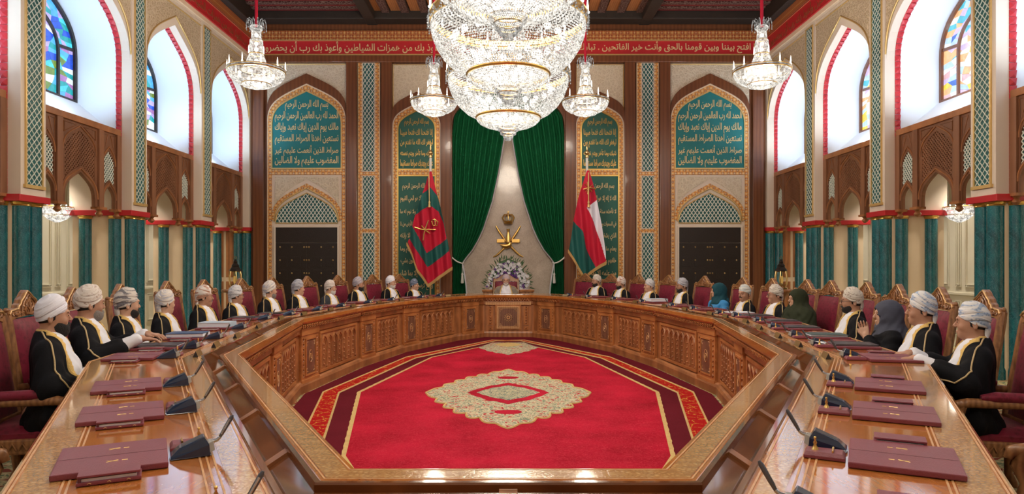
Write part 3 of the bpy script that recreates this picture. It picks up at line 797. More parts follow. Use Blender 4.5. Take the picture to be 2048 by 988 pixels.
for sg, sn in ((-1, 'left'), (1, 'right')):
    cx = sg*4.95
    S = lambda x, z, y, cx=cx: (cx+x, YB-y, z)
    # timber stiles
    for x in (6.12, 3.84, 2.98, 1.53):
        MB().bb(sg*x-.13, sg*x+.13, YB-.10, YB, 0, 6.5).obj('timber_stile', 'wood_wall', WB, .012)
    # wide calligraphy bay
    o1 = arch(.97, 5.3, 6.20, 12); MB().band(o1, [(a, 6.46) for a, b in o1], .03, 0, S).obj('relief_panel', 'relief_cream', WB)
    m = MB(); m.tube([S(a, b, .04) for a, b in [(-.96, 6.43), (.96, 6.43)]], .014, 6); m.obj('gilt_moulding', 'gold_soft', WB)
    MB().band(arch(.97, 5.30, 6.20, 12, 0), arch(.965, 5.05, 5.95, 12, 0), .075, 0, S).obj('timber_arch', 'wood_wall', WB, .008)
    MB().band(arch(.965, 5.05, 5.95, 12, 0), arch(.945, 5.03, 5.92, 12, 0), .06, 0, S).obj('cream_edge', 'cream', WB)
    MB().band(arch(.945, 5.03, 5.92, 12, 0), arch(.865, 4.98, 5.79, 12, 0), .05, 0, S).obj('ornament_border', 'ornament_orange', WB)
    MB().band(arch(.865, 4.98, 5.79, 12, 3.88), arch(.84, 4.96, 5.755, 12, 3.88), .06, 0, S).obj('gilt_moulding', 'gold_soft', WB)
    MB().prism(arch(.842, 4.96, 5.76, 12, 3.88), .0, .04, S).obj('calligraphy_panel', 'teal_panel', WB)
    for (z0, z1) in ((3.72, 3.84),):
        MB().bb(cx-.865, cx+.865, YB-.05, YB, z0, z1).obj('ornament_border', 'ornament_orange', WB)
    MB().bb(cx-.865, cx+.865, YB-.058, YB, 3.845, 3.885).obj('gilt_moulding', 'gold_soft', WB)
    for i, ln in enumerate(FAT):
        z = [5.42, 5.14, 4.86, 4.58, 4.31, 4.04][i]; inscription(ln, 1.06 if i == 0 else 1.56, .27, 'gold_letter', (cx, YB-.042, z), WB)
    # lower half: cream surround, relief spandrel, arch border, lattice tympanum, door
    MB().bb(cx-.865, cx+.865, YB-.02, YB, 0, 3.72).obj('cream_surround', 'cream_light', WB)
    la = arch(.80, 2.66, 3.56, 12); MB().band([(a, b+.06) for a, b in la], [(a*.97, 3.66) for a, b in la], .035, .0, S).obj('relief_panel', 'relief_cream', WB)
    MB().band(arch(.865, 2.62, 3.50, 12), arch(.80, 2.58, 3.40, 12), .055, 0, S).obj('ornament_border', 'ornament_orange', WB)
    MB().band(arch(.80, 2.58, 3.40, 12), arch(.785, 2.57, 3.375, 12), .065, 0, S).obj('gilt_moulding', 'gold_soft', WB)
    ty = arch(.765, 2.53, 3.27, 12); MB().prism(ty, .0, .025, S).obj('tympanum', 'teal_back', WB)
    l = MB(); lattice_strips(l, inpoly(ty), -.765, .765, 2.53, 3.28, .092, .135, .016, .036, .026, S); l.obj('lattice', 'white_lattice', WB, fix=False, kind='stuff')
    m = MB(); m.tube([S(a, b, .03) for a, b in ty], .016, 6, True); m.obj('gilt_moulding', 'gold_soft', WB)
    # door
    d = thing('door_%d' % dn, 'dark carved double door with brass studs under the '+sn+' calligraphy arch', 'door', (cx, YB-.02, 0), 0, None, 1., 'structure'); dn += 1
    D = lambda x, z, y: (x, -y, z)
    f_ = MB(); f_.band([(-.80, 0), (-.80, 2.46), (.80, 2.46), (.80, 0)], [(-.757, 0), (-.757, 2.42), (.757, 2.42), (.757, 0)], .05, 0, D); f_.obj('door_frame', 'cream_light', d, .006)
    MB().bb(-.757, .757, -.03, 0, 2.05, 2.42).obj('transom_panel', 'dark_wood', d)
    for s_ in (-1, 1):
        lf = MB(); lf.bb(min(0, s_*.755), max(0, s_*.755), -.03, 0, 0, 2.04)
        for zz in (.1, .72, 1.1, 1.42):
            for xx in (.13, .46): lf.bb(s_*(xx+.125)-.11, s_*(xx+.125)+.11, -.042, -.03, zz+.04, zz+.28)
        lf = lf.obj('door_leaf', 'dark_wood', d, .004)
        for zz in (.4, 1.05, 1.36, 1.68, 2.0):
            for xx in (.06, .36, .65): mk('brass_stud', STUD, lf, None, None, (s_*xx, -.03, zz-.06))
    for zz in (1.05, 1.36, 1.68, 2.0): mk('brass_stud', STUD, d, None, None, (0, -.035, zz-.06))
    # lattice strip between the bays
    cx = sg*3.425; S = lambda x, z, y, cx=cx: (cx+x, YB-y, z)
    MB().bb(cx-.275, cx+.275, YB-.03, YB, 0, 6.63).obj('cream_surround', 'cream', WB)
    for x in (-.2, .2): MB().bb(cx+x-.055, cx+x+.055, YB-.05, YB, 0, 6.58).obj('ornament_border', 'ornament_orange', WB)
    segs = [(.1, 1.03), (1.14, 2.57), (2.68, 3.90), (4.0, 6.45)]
    segs = [(.15, 2.28), (2.40, 3.68), (3.80, 6.45)]
    for z0, z1 in segs:
        MB().bb(cx-.145, cx+.145, YB-.036, YB, z0, z1).obj('lattice_backing', 'teal_back', WB)
        l = MB(); lattice_strips(l, lambda x, z: True, -.135, .135, z0, z1, .09, .135, .014, .048, .038, S); l.obj('lattice', 'white_lattice', WB, fix=False, kind='stuff')
        m = MB(); m.band([(-.16, z0-.015), (.16, z0-.015), (.16, z1+.015), (-.16, z1+.015)], [(-.14, z0), (.14, z0), (.14, z1), (-.14, z1)], .06, .0, S, True); m.obj('lattice_frame', 'cream_light', WB)
    for z in (2.34, 3.74, 6.52): MB().bb(cx-.15, cx+.15, YB-.05, YB, z-.05, z+.05).obj('ornament_border', 'ornament_orange', WB)
    # narrow calligraphy bay
    cx = sg*2.25; S = lambda x, z, y, cx=cx: (cx+x, YB-y, z)
    o1 = arch(.60, 5.15, 5.75, 12); MB().band(o1, [(a, 6.44) for a, b in o1], .03, 0, S).obj('relief_panel', 'relief_cream', WB)
    m = MB(); m.tube([S(-.58, 5.2, .04), S(-.58, 6.42, .04), S(.58, 6.42, .04), S(.58, 5.2, .04)], .014, 6); m.obj('gilt_moulding', 'gold_soft', WB)
    MB().band(arch(.62, 5.15, 5.75, 12, 0), arch(.59, 4.9, 5.47, 12, 0), .075, 0, S).obj('timber_arch', 'wood_wall', WB, .008)
    MB().band(arch(.59, 4.9, 5.47, 12, 0), arch(.57, 4.88, 5.44, 12, 0), .065, 0, S).obj('cream_edge', 'cream_light', WB)
    MB().band(arch(.57, 4.88, 5.44, 12, 0), arch(.475, 4.84, 5.31, 12, 0), .05, 0, S).obj('ornament_border', 'ornament_orange', WB)
    MB().band(arch(.475, 4.84, 5.31, 12, .1), arch(.445, 4.82, 5.27, 12, .1), .06, 0, S).obj('gilt_moulding', 'gold', WB)
    MB().prism(arch(.446, 4.82, 5.27, 12, 3.86), 0, .04, S).obj('calligraphy_panel', 'green_panel', WB)
    MB().bb(cx-.446, cx+.446, YB-.04, YB, .1, 3.68).obj('calligraphy_panel', 'green_panel', WB)
    MB().bb(cx-.475, cx+.475, YB-.05, YB, 3.71, 3.83).obj('ornament_border', 'ornament_orange', WB)
    g = MB(); g.bb(cx-.46, cx+.46, YB-.06, YB, 3.83, 3.862); g.bb(cx-.46, cx+.46, YB-.06, YB, 3.68, 3.71); g.obj('gilt_moulding', 'gold', WB)
    for i, ln in enumerate(FTH):
        inscription(ln, .60 if i == 0 else .80, .21, 'gold', (cx, YB-.042, [5.0, 4.74, 4.49, 4.24, 3.99][i]), WB)
    for i, ln in enumerate(KRS):
        inscription(ln, .70 if i == 0 else .80, .19, 'gold_letter', (cx, YB-.042, 3.42-i*.305), WB)
# ------------------------------------------------------------------ curtains, emblem, flags, flowers
def curtain(sg, label):
    t = thing('curtain', label, 'curtain', (0, 0, 0)); t.location = (sg*1.25, YB+.12, 0)
    zs = [0, .5, 1.0, 1.40, 1.56, 1.70, 1.87, 2.15, 2.42, 3.1, 3.8, 4.64, 5.2, 5.9]
    xi = [1.00, 1.02, 1.06, 1.12, 1.15, 1.04, .90, .74, .62, .40, .25, .11, .05, .02]
    xo = [1.40, 1.40, 1.39, 1.37, 1.36, 1.37, 1.385, 1.39, 1.39, 1.39, 1.39, 1.39, 1.33, .9]
    def f(u, v):
        z = v*5.85
        ii = np.interp(z, zs, xi); oo = np.interp(z, zs, xo)
        amp = .055*(1-.55*math.exp(-((z-1.56)/.3)**2))
        x = oo+(ii-oo)*u
        x += (1-u)*u*.05*math.sin(z*2)
        y = amp*math.sin(u*2*PI*10+math.sin(z*.9)*.6)+.02*math.sin(u*23+z)
        return (sg*x-sg*1.25, y, z)
    MB().grid(f, 140, 60).obj('drape', 'green_velvet', t, smooth=3, fix=False)
    def l(u, v):
        z = v*5.4+.0; x, y, _ = f(1, z/5.85); return (x-sg*u*.03, y-.02+u*.05, z)
    MB().grid(l, 3, 50).obj('lining_edge', 'white_cloth', t, smooth=3, fix=False)
    r = MB(); pts = [(sg*(1.40-1.25)-sg*.0, -.02, 1.72)]
    for k in range(9):
        q = k/8; pts.append((sg*(1.40-.27*q-1.25), -.11-.03*math.sin(q*PI), 1.70-.16*q-.03*math.sin(q*PI)))
    pts.append((sg*(1.10-1.25), 0, 1.56))
    r.tube(pts, .018, 8); r.obj('tieback_rope', 'tassel_white', t, smooth=1)
    ta = MB(); ta.tube([(sg*(1.13-1.25), -.14, 1.54), (sg*(1.13-1.25), -.14, 1.3)], .008, 6)
    ta.lathe([(.012, .26), (.03, .22), (.022, .2), (.04, .02), (.03, 0)], 12, (sg*(1.13-1.25), -.14, 1.05)); ta.obj('tassel', 'tassel_white', t, smooth=1)
curtain(-1, 'green velvet curtain tied back beside the red royal flag'); curtain(1, 'green velvet curtain tied back beside the red, white and green flag')
# state emblem on the marble: crown, crossed swords, dagger with belt
em = thing('wall_emblem', 'golden crown, dagger and crossed swords emblem on the marble wall', 'emblem', (0, YB+.29, 2.2))
def ep(px, py): return ((px-1016.5)/80.0, (468-py)/80.0)
def eps(l, y=-.03): return [(ep(a, b)[0], y, ep(a, b)[1]) for a, b in l]
for sg in (-1, 1):
    hilt = [(1016.5+sg*24, 447), (1016.5+sg*20, 453), (1016.5+sg*8, 472)]
    s_ = MB(); s_.tube(eps([(1016.5+sg*24.5, 446), (1016.5+sg*19, 456), (1016.5+sg*12, 466), (1016.5+sg*7, 474)]), [.015, .026, .032, .026], 8)
    s_.tube(eps([(1016.5+sg*7, 474), (1016.5-sg*6, 488), (1016.5-sg*16, 498), (1016.5-sg*23, 504.5), (1016.5-sg*30, 508)], -.025 if sg > 0 else -.045), [.022, .026, .026, .024, .012], 8)
    s_.obj('sword', 'gold', em, smooth=1)
    b_ = MB(); x0, z0 = ep(1016.5+sg*7, 476); x1, z1 = ep(1016.5+sg*23, 476); b_.bb(min(x0, x1), max(x0, x1), -.06, -.01, z0-.045, z0+.045); b_.obj('belt', 'gold', em, .01)
k_ = MB(); k_.tube(eps([(1016.5, 452), (1016.5, 457), (1016.5, 462), (1016.5, 470), (1016.5, 478)], -.07), [.05, .026, .04, .062, .068], 10)
k_.tube(eps([(1021, 479), (1019, 484), (1013, 486.5), (1006, 485.5), (1000, 483)], -.07), [.05, .068, .064, .045, .01], 10); k_.obj('dagger', 'gold', em, smooth=1)
cr = MB(); cxz = ep(1016.5, 442); cr.lathe([(.10, 0), (.115, .03), (.10, .05), (.11, .07)], 16, (0, -.08, cxz[1]))
for k in range(6):
    a = PI*k/6
    for s_ in (-1, 1):
        cr.tube([(s_*.11*math.cos(a), -.08+s_*.08*math.sin(a), cxz[1]+.06), (s_*.155*math.cos(a), -.08+s_*.09*math.sin(a), cxz[1]+.16), (s_*.10*math.cos(a), -.08+s_*.06*math.sin(a), cxz[1]+.235), (0, -.08, cxz[1]+.20)], .012, 6)
cr.ball((0, -.08, cxz[1]+.26), .025); cr.bb(-.006, .006, -.086, -.074, cxz[1]+.27, cxz[1]+.32); cr.bb(-.022, .022, -.086, -.074, cxz[1]+.295, cxz[1]+.306)
cr.obj('crown', 'gold', em, smooth=1)
# flags
def flag(label, x0, y0, outline, zones, base, emb, ox, oy, sc_px):
    YF = 15.8; s_ = 1365/YF
    t = thing('flag', label, 'flag', ((x0-1016.5)/s_, YF, 0))
    X0 = (x0-1016.5)/s_
    cv = lambda p: ((ox+p[0]/sc_px-1016.5)/s_-X0, 1.5-(oy+p[1]/sc_px-530)/s_)
    O = [cv(p) for p in outline]; Z = [(m, inpoly([cv(p) for p in q])) for m, q in zones]
    zt = max(b for a, b in O); test = inpoly(O)
    # rows: find left/right bounds
    nv, nu = 170, 84; zb = min(b for a, b in O)
    vs = []; fs = []; mi = []
    names = [base]+sorted({m for m, _ in Z})
    def bounds(z):
        xs = []
        for (a, b), (c, d) in zip(O, O[1:]+O[:1]):
            if (b > z) != (d > z): xs.append(a+(c-a)*(z-b)/(d-b))
        return (min(xs), max(xs)) if xs else None
    for j in range(nv+1):
        z = zb+.002+(zt-zb-.004)*j/nv; bd = bounds(z) or (0, 0)
        for i in range(nu+1):
            u = i/nu; x = bd[0]+(bd[1]-bd[0])*u
            f = min(1, (zt-z)/.8)
            y = -.13-.05*f*math.sin(x*26+z*2.2)-.03*f*math.sin(x*11-z*1.7)
            vs.append((x, y, z))
    for j in range(nv):
        for i in range(nu):
            a = j*(nu+1)+i; fs.append((a, a+1, a+nu+2, a+nu+1))
            cx = sum(vs[k][0] for k in fs[-1])/4; cz = sum(vs[k][2] for k in fs[-1])/4
            k = 0
            for m, tst in Z:
                if tst(cx, cz): k = names.index(m)
            mi.append(k)
    me = bpy.data.meshes.new('flag_cloth'); me.from_pydata(vs, [], fs)
    for n_ in names: me.materials.append(M[n_])
    me.polygons.foreach_set('material_index', mi); me.shade_smooth(); cl_ = mk('flag_cloth', me, t)
    md = cl_.modifiers.new('thick', 'SOLIDIFY'); md.thickness = .004
    # fringe along the lower edges
    low = [p for p in O if p[1] < zb+(zt-zb)*.42]
    fr_ = MB(); li = [cv(p) for p in emb['fringe']]
    for (a, b), (c, d) in zip(li, li[1:]):
        n = max(2, int(math.dist((a, b), (c, d))/.018))
        for i in range(n):
            q = i/n; x = a+(c-a)*q; z = b+(d-b)*q; y = -.13-.05*math.sin(x*26+z*2.2)-.03*math.sin(x*11-z*1.7)
            fr_.bb(x-.008, x+.008, y-.008, y+.004, z-.075, z+.005)
    fr_.obj('fringe', 'fringe', t, fix=False)
    e = MB(); yb = -.222
    for l_ in emb['strokes']:
        P = [cv(p) for p in l_]; e.tube([(a, yb, b) for a, b in P], .014, 6)
    e.obj('flag_emblem', 'gold', t, smooth=1)
    p = MB(); px0 = 0; zt_ = 1.5-(308-530)/s_
    p.lathe([(.02, 0), (.02, 3.5)], 10); p.obj('pole_lower', 'brass', t, smooth=1)
    p = MB().lathe([(.024, 3.5), (.028, 3.55), (.03, 3.98), (.036, 4.0)], 12); p.obj('pole_upper', 'tassel_white', t, smooth=1)
    p = MB(); p.ball((0, 0, 4.10), .055, 14, 10); p.lathe([(.03, 0), (.015, .04), (.025, .07), (.002, .17)], 10, (0, 0, 4.13)); p.lathe([(.04, 3.98), (.05, 4.0), (.03, 4.05)], 12); p.obj('finial', 'brass', t, smooth=1)
    MB().lathe([(.16, 0), (.16, .03), (.06, .06), (.03, .1)], 20).obj('pole_base', 'brass', t, smooth=1)
    c = MB(); a, b = cv(emb['cord'][0]); d, e_ = cv(emb['cord'][1]); c.tube([(a, yb-.02, b), ((a+d)/2, yb-.03, (b+e_)/2), (d, yb-.02, e_)], .012, 6)
    c.lathe([(.012, .0), (.03, -.03), (.02, -.05), (.034, -.14), (.02, -.15)], 10, (d, yb-.02, e_)); c.obj('cord_tassel', 'gold_soft', t, smooth=1)
flag('red and green royal standard with gold emblem on a brass pole', 861, 0,
     [(200, 178), (212, 178), (250, 340), (290, 500), (320, 640), (347, 800), (190, 920), (120, 820), (55, 640), (75, 590), (110, 440), (150, 330)],
     [('flag_green', [(207, 285), (250, 338), (294, 510), (318, 615), (328, 700), (187, 805), (60, 612), (105, 445), (148, 325)]),
      ('flag_red', [(200, 400), (255, 440), (292, 520), (312, 620), (182, 712), (84, 530), (103, 462)])], 'flag_red',
     {'fringe': [(50, 645), (85, 720), (120, 815), (190, 915), (270, 855), (350, 800)],
      'strokes': [[(105, 545), (150, 560), (195, 560), (240, 562)], [(195, 500), (178, 545), (165, 590), (160, 630)], [(150, 535), (175, 565), (205, 585)], [(215, 500), (235, 493), (256, 512)], [(215, 505), (225, 535), (250, 535), (257, 505)], [(236, 495), (238, 530)]],
      'cord': [(198, 190), (201, 375)]}, 800, 290, 3.292)
flag('red, white and green national flag with gold emblem on a brass pole', 1174, 0,
     [(206, 172), (220, 172), (250, 270), (272, 365), (300, 520), (325, 700), (328, 765), (260, 810), (190, 870), (90, 690), (120, 500), (150, 350), (185, 240)],
     [('flag_white', [(205, 415), (275, 363), (305, 520), (332, 760), (322, 745), (290, 620), (250, 510)]),
      ('flag_green', [(118, 500), (180, 575), (200, 680), (266, 812), (190, 878), (80, 690)])], 'flag_red',
     {'fringe': [(86, 690), (140, 780), (190, 866), (260, 808), (332, 765)],
      'strokes': [[(180, 300), (215, 288), (262, 296)], [(190, 265), (215, 290), (240, 270)], [(205, 250), (215, 290), (208, 330)], [(195, 315), (215, 290), (235, 315)]],
      'cord': [(213, 190), (213, 375)]}, 1110, 290, 3.293)
# console and flowers behind the head of the table
cs = thing('console_table', 'carved wooden console table holding flowers behind the central armchair', 'console table', (0, 16.35, 0))
MB().bb(-.62, .62, -.18, .18, .86, .92).obj('console_top', 'wood_table', cs, .012)
MB().bb(-.60, .60, -.16, .16, .62, .86).obj('drawer_case', 'wood_carved', cs, .01)
for x in (-.3, .3): MB().bb(x-.25, x+.25, -.175, -.16, .67, .81).obj('drawer_front', 'wood_inlay', cs, .008)
for x in (-.55, .55):
    for y in (-.12, .12): MB().lathe([(.03, 0), (.025, .1), (.04, .3), (.03, .62)], 10, (x, y, 0)).obj('leg', 'wood_carved', cs, smooth=.8)
fw = thing('flower_arrangement', 'fan of white and purple flowers with green leaves behind the central armchair', 'flowers', (0, 16.33, .92))
rnd = random.Random(5)
def petal_mesh(nm, mat, k, r, cup):
    m_ = MB()
    for i in range(k):
        a = 2*PI*i/k; ca, sa = math.cos(a), math.sin(a); pa, pb = -sa, ca
        def P(d, wd, h): return (ca*d+pa*wd, -h, sa*d+pb*wd)
        m_.add([P(.004, 0, 0), P(r*.5, -r*.28, cup*.6), P(r, 0, cup), P(r*.5, r*.28, cup*.6), P(r*.5, 0, cup*.3)], [(0, 1, 4), (1, 2, 4), (2, 3, 4), (3, 0, 4)])
    m_.ball((0, -.01, 0), .008, 6, 4)
    return m_.mesh(nm, mat, fix=False)
fwm = petal_mesh('blossom', 'petal_white', 6, .055, .03); fpm = petal_mesh('blossom', 'petal_purple', 6, .042, .02)
lfm = MB().add([(0, 0, 0), (.018, -.01, .06), (0, -.02, .17), (-.018, -.01, .06), (0, .0, .06)], [(0, 1, 4), (1, 2, 4), (2, 3, 4), (3, 0, 4)]).mesh('leaf', 'leaf', fix=False)
def put(me, nm, x, y, z, rx, ry, rz, s_):
    o = mk(nm, me, fw, None, None, (x, y, z), None, s_); o.rotation_euler = (rx, ry, rz)
for ring, (r0, r1, n, kind) in enumerate([(.47, .54, 44, 'l'), (.42, .52, 80, 'w'), (.32, .44, 76, 'w'), (.24, .34, 56, 'p'), (.08, .24, 30, 'p'), (.48, .55, 30, 'l')]):
    for i in range(n):
        a = PI*(i+.5)/n+rnd.uniform(-.05, .05); r = rnd.uniform(r0, r1)
        x, z = r*math.cos(a), r*math.sin(a)*1.36; y = -.10*(1-r/.6)-.06+rnd.uniform(-.03, .03)
        if kind == 'l': put(lfm, 'leaf', x, y+.04, z, rnd.uniform(-.3, .3), PI/2-a+rnd.uniform(-.4, .4), 0, rnd.uniform(.5, .85))
        else:
            me = fwm if (kind == 'w' and rnd.random() < .85) or (kind == 'p' and rnd.random() < .25) else fpm
            put(me, 'blossom', x, y, z, rnd.uniform(-.4, .4), rnd.uniform(0, 6), rnd.uniform(-.4, .4), rnd.uniform(.6, .95))
core = MB().lathe([(.02, 0), (.44, .02), (.43, .18), (.36, .34), (.2, .47), (.02, .52)], 20, (0, 0, 0), lambda x, y, z: (x, y*.16+.02, z*1.4)); core.obj('foliage_core', 'leaf', fw, smooth=1)
# brass lanterns on pedestals
def lantern(sg, label1, label2):
    p = thing('pedestal_table', label1, 'table', (sg*6.02, 15.05, 0))
    MB().lathe([(.24, 0), (.24, .04), (.1, .1), (.06, .2), (.05, .6), (.09, .8), (.2, .9)], 16).obj('pedestal', 'wood_carved', p, smooth=.8)
    MB().lathe([(.27, .9), (.29, .92), (.29, .95), (.27, .965)], 24).obj('table_top', 'wood_carved', p, smooth=.6)
    t = thing('lantern', label2, 'lantern', (sg*6.02, 15.05, .966))
    MB().lathe([(.15, 0), (.15, .03), (.11, .05), (.12, .09)], 6).obj('base', 'brass', t)
    f_ = MB(); 
    for k in range(6):
        a = 2*PI*k/6; c_, s_ = math.cos(a), math.sin(a)
        f_.tube([(.12*c_, .12*s_, .09), (.135*c_, .135*s_, .2), (.135*c_, .135*s_, .3), (.115*c_, .115*s_, .4)], .012, 6)
        for zz, r in ((.1, .122), (.39, .118)):
            a2 = 2*PI*(k+1)/6; f_.tube([(r*c_, r*s_, zz), (r*math.cos(a2), r*math.sin(a2), zz)], .008, 5)
    f_.obj('cage', 'brass', t, smooth=1)
    MB().lathe([(.035, .13), (.045, .2), (.035, .29)], 10).obj('candle_glass', 'lantern_glow', t, smooth=1)
    MB().lathe([(.14, .4), (.13, .43), (.08, .5), (.09, .52), (.04, .58), (.05, .6), (.015, .66)], 6).obj('dome', 'dark_wood', t)
    MB().tube([(.03*math.cos(k/8*2*PI), 0, .69+.03*math.sin(k/8*2*PI)) for k in range(8)], .006, 5, True).obj('ring_handle', 'brass', t, smooth=1)
    for k in range(12):
        pass
lantern(-1, 'dark carved pedestal table under the brass lantern, left wall', 'tall brass lantern with amber glass against the left arcade')
lantern(1, 'dark carved pedestal table under the brass lantern, right wall', 'tall brass lantern with amber glass against the right arcade')
# ------------------------------------------------------------------ carpet
def flat(name, poly, z, mat, parent=None, inner=None):
    mb = MB()
    if inner: mb.band(poly, inner, z-.004, z, XYZ, True)
    else: mb.prism(poly, z-.004, z, XYZ)
    return mb.obj(name, mat, parent)
def mir(h): return [(-x, y) for x, y in h]+[(x, y) for x, y in h[::-1]]
rug = thing('carpet', 'crimson carpet with cream medallion inside the ring of tables', 'carpet', (0, 0, 0))
flat('carpet_ground', mir([(.4, 2.2), (1.95, 4.9), (2.36, 7.9), (2.12, 10), (1.75, 11.7), (.95, 13.6), (.46, 14.4)]), .006, 'carpet_maroon', rug)
ob = mir([(.75, 3.2), (1.66, 5.2), (2.17, 8.0), (1.65, 11.05), (.32, 13.55)]); ib = mir([(.62, 3.4), (1.48, 5.3), (1.98, 7.97), (1.49, 10.93), (.25, 13.4)])
flat('carpet_border', ob, .009, 'carpet_band', rug, ib)
g = MB()
for P in (ob, ib): g.tube([(x, y, .007) for x, y in P], .012, 6, True)
g.obj('border_piping', 'carpet_gold', rug)
fo = mir([(.35, 3.1), (1.30, 5.3), (1.77, 8.0), (1.25, 11.05), (.53, 12.4)]); fi = mir([(.32, 3.15), (1.265, 5.32), (1.735, 7.99), (1.22, 11.02), (.51, 12.36)])
flat('field', fo, .010, 'carpet_red', rug)
rnd = random.Random(3)
def wob(P, sc=.02):
    out = []
    for (a, b), (c, d) in zip(P, P[1:]+P[:1]):
        n = max(2, int(math.dist((a, b), (c, d))/.08))
        for i in range(n): out.append((a+(c-a)*i/n, b+(d-b)*i/n))
    return out
wo = wob(fo); wi = [(x*.975, 8+(y-8)*.991) for x, y in wo]
flat('field_edging', [(x+.004*math.sin(i*2.4), y+.004*math.sin(i*1.7)) for i, (x, y) in enumerate(wo)], .0125, 'carpet_gold', rug, wi)
def medallion(hx, hy, cy, n=160, lob=9, amp=.09, tip=.0):
    P = []
    for i in range(n):
        a = 2*PI*i/n; ca, sa = math.cos(a), math.sin(a)
        r = 1/(abs(ca)**1.04+abs(sa)**1.04)**(1/1.04)
        r *= 1+amp*(abs(math.sin(a*lob))-.55)*(1-abs(math.cos(2*a))**10*.8)+.10*abs(math.sin(2*a))**1.5
        P.append((r*ca*hx, cy+r*sa*hy))
    return P
flat('medallion', medallion(.97, 1.74, 7.95, 220, 13, .10), .0135, 'carpet_medallion', rug)
g = MB(); g.tube([(x, y, .012) for x, y in medallion(.97, 1.74, 7.95, 220, 13, .10)], .012, 5, True); g.obj('medallion_outline', 'carpet_gold', rug)
flat('medallion_ring', medallion(.48, .66, 7.95, 80, 5, .05), .0155, 'carpet_red', rug)
flat('medallion_core', medallion(.37, .46, 7.95, 80, 5, .05), .0175, 'carpet_core', rug)
for y in (9.0, 6.9):
    flat('medallion_cartouche', [(.14*math.cos(2*PI*k/16), y+.10*math.sin(2*PI*k/16)) for k in range(16)], .0155, 'carpet_red', rug)
hm = [p for p in medallion(.56, 1.05, 12.36, 160, 7, .09) if p[1] <= 12.38]
hm2 = sorted(hm, key=lambda p: math.atan2(p[1]-12.4, p[0]))
flat('end_medallion', hm2+[(.5, 12.45), (.3, 13.1), (-.3, 13.1), (-.5, 12.45)], .0135, 'carpet_medallion', rug)
flat('end_medallion_core', medallion(.26, .35, 12.75, 60, 5, .05), .0155, 'carpet_gold', rug)
# ------------------------------------------------------------------ conference table
ZTB = .87
HALF = [(.47, 2.08), (1.86, 4.74), (2.35, 7.86), (2.11, 9.94), (1.76, 11.58), (.965, 13.45), (.475, 14.1)]
LOOP = [(-x, y) for x, y in HALF]+[(x, y) for x, y in HALF[::-1]]       # clockwise seen from above
NL = len(LOOP)
def loop_off(o):
    out = []
    for i in range(NL):
        p0, p1, p2 = (Vector(LOOP[i-1]), Vector(LOOP[i]), Vector(LOOP[(i+1) % NL]))
        d1 = (p1-p0).normalized(); d2 = (p2-p1).normalized()
        n1 = Vector((-d1.y, d1.x)); n2 = Vector((-d2.y, d2.x))            # outward (left of travel)
        m_ = n1+n2; k = 2/m_.length_squared
        out.append(tuple(p1+m_*k*o))
    return out
def sweep(prof, mat, name, parent, closed=True, smooth=None):
    R = [loop_off(o) for o, z in prof]; k = len(prof); vs = []
    for r, (o, z) in zip(R, prof): vs += [(x, y, z) for x, y in r]
    fs = [(j*NL+i, j*NL+(i+1) % NL, ((j+1) % k)*NL+(i+1) % NL, ((j+1) % k)*NL+i) for j in range(k if closed else k-1) for i in range(NL)]
    return MB().add(vs, fs).obj(name, mat, parent, smooth=smooth)
tb = thing('conference_table', 'huge ring-shaped polished wooden conference table with carved inner panels', 'table', (0, 0, 0))
sweep([(.245, ZTB), (.90, ZTB), (.925, ZTB-.012), (.93, ZTB-.03), (.91, ZTB-.06), (.245, ZTB-.06)], 'table_polish', 'table_top', tb)
sweep([(.78, ZTB+.0012), (.89, ZTB+.0012), (.89, ZTB-.01), (.78, ZTB-.01)], 'inlay_band', 'inlay_band', tb)
sweep([(.275, ZTB+.0012), (.35, ZTB+.0012), (.35, ZTB-.01), (.275, ZTB-.01)], 'inlay_band', 'inlay_band', tb)
for o in (.755, .770, .895, .905, .365, .385, .405, .262):
    sweep([(o, ZTB+.0016), (o+.006, ZTB+.0016), (o+.006, ZTB-.01), (o, ZTB-.01)], 'wood_pale', 'inlay_line', tb)
sweep([(0, ZTB+.01), (.115, ZTB+.01), (.125, ZTB+.004), (.125, ZTB-.05), (.01, ZTB-.05), (0, ZTB-.03)], 'table_polish', 'inner_rim', tb)
sweep([(.022, ZTB+.0115), (.095, ZTB+.0115), (.095, ZTB), (.022, ZTB)], 'inlay_band', 'rim_inlay', tb)
for o in (.012, .1): sweep([(o, ZTB+.0118), (o+.005, ZTB+.0118), (o+.005, ZTB), (o, ZTB)], 'wood_pale', 'inlay_line', tb)
sweep([(.125, ZTB-.012), (.238, ZTB-.078), (.238, ZTB-.09), (.125, ZTB-.04)], 'trough_gloss', 'trough', tb)
for (a, b) in ((.118, .134), (.232, .250)):
    sweep([(a, ZTB+.010), (b, ZTB+.010), (b+.003, ZTB+.004), (b, ZTB-.085), (a, ZTB-.085), (a-.003, ZTB+.004)], 'trough_gloss', 'edge_moulding', tb)
sweep([(.004, ZTB-.03), (.004, ZTB-.04), (.02, ZTB-.05), (.05, ZTB-.105), (.09, ZTB-.115), (.11, ZTB-.03)], 'wood_carved', 'carved_moulding', tb)
sweep([(.075, ZTB-.11), (.075, ZTB-.18), (.095, ZTB-.2), (.14, ZTB-.2), (.14, ZTB-.11)], 'wood_carved', 'upper_fascia', tb)
sweep([(.10, .09), (.10, ZTB-.15), (.14, ZTB-.15), (.14, .09)], 'wood_carved', 'front_board', tb)
sweep([(.04, 0), (.04, .09), (.055, .12), (.075, .135), (.14, .14), (.14, 0)], 'wood_carved', 'plinth', tb)
sweep([(.55, 0), (.55, ZTB-.06), (.58, ZTB-.06), (.58, 0)], 'dark_wood', 'rear_board', tb)
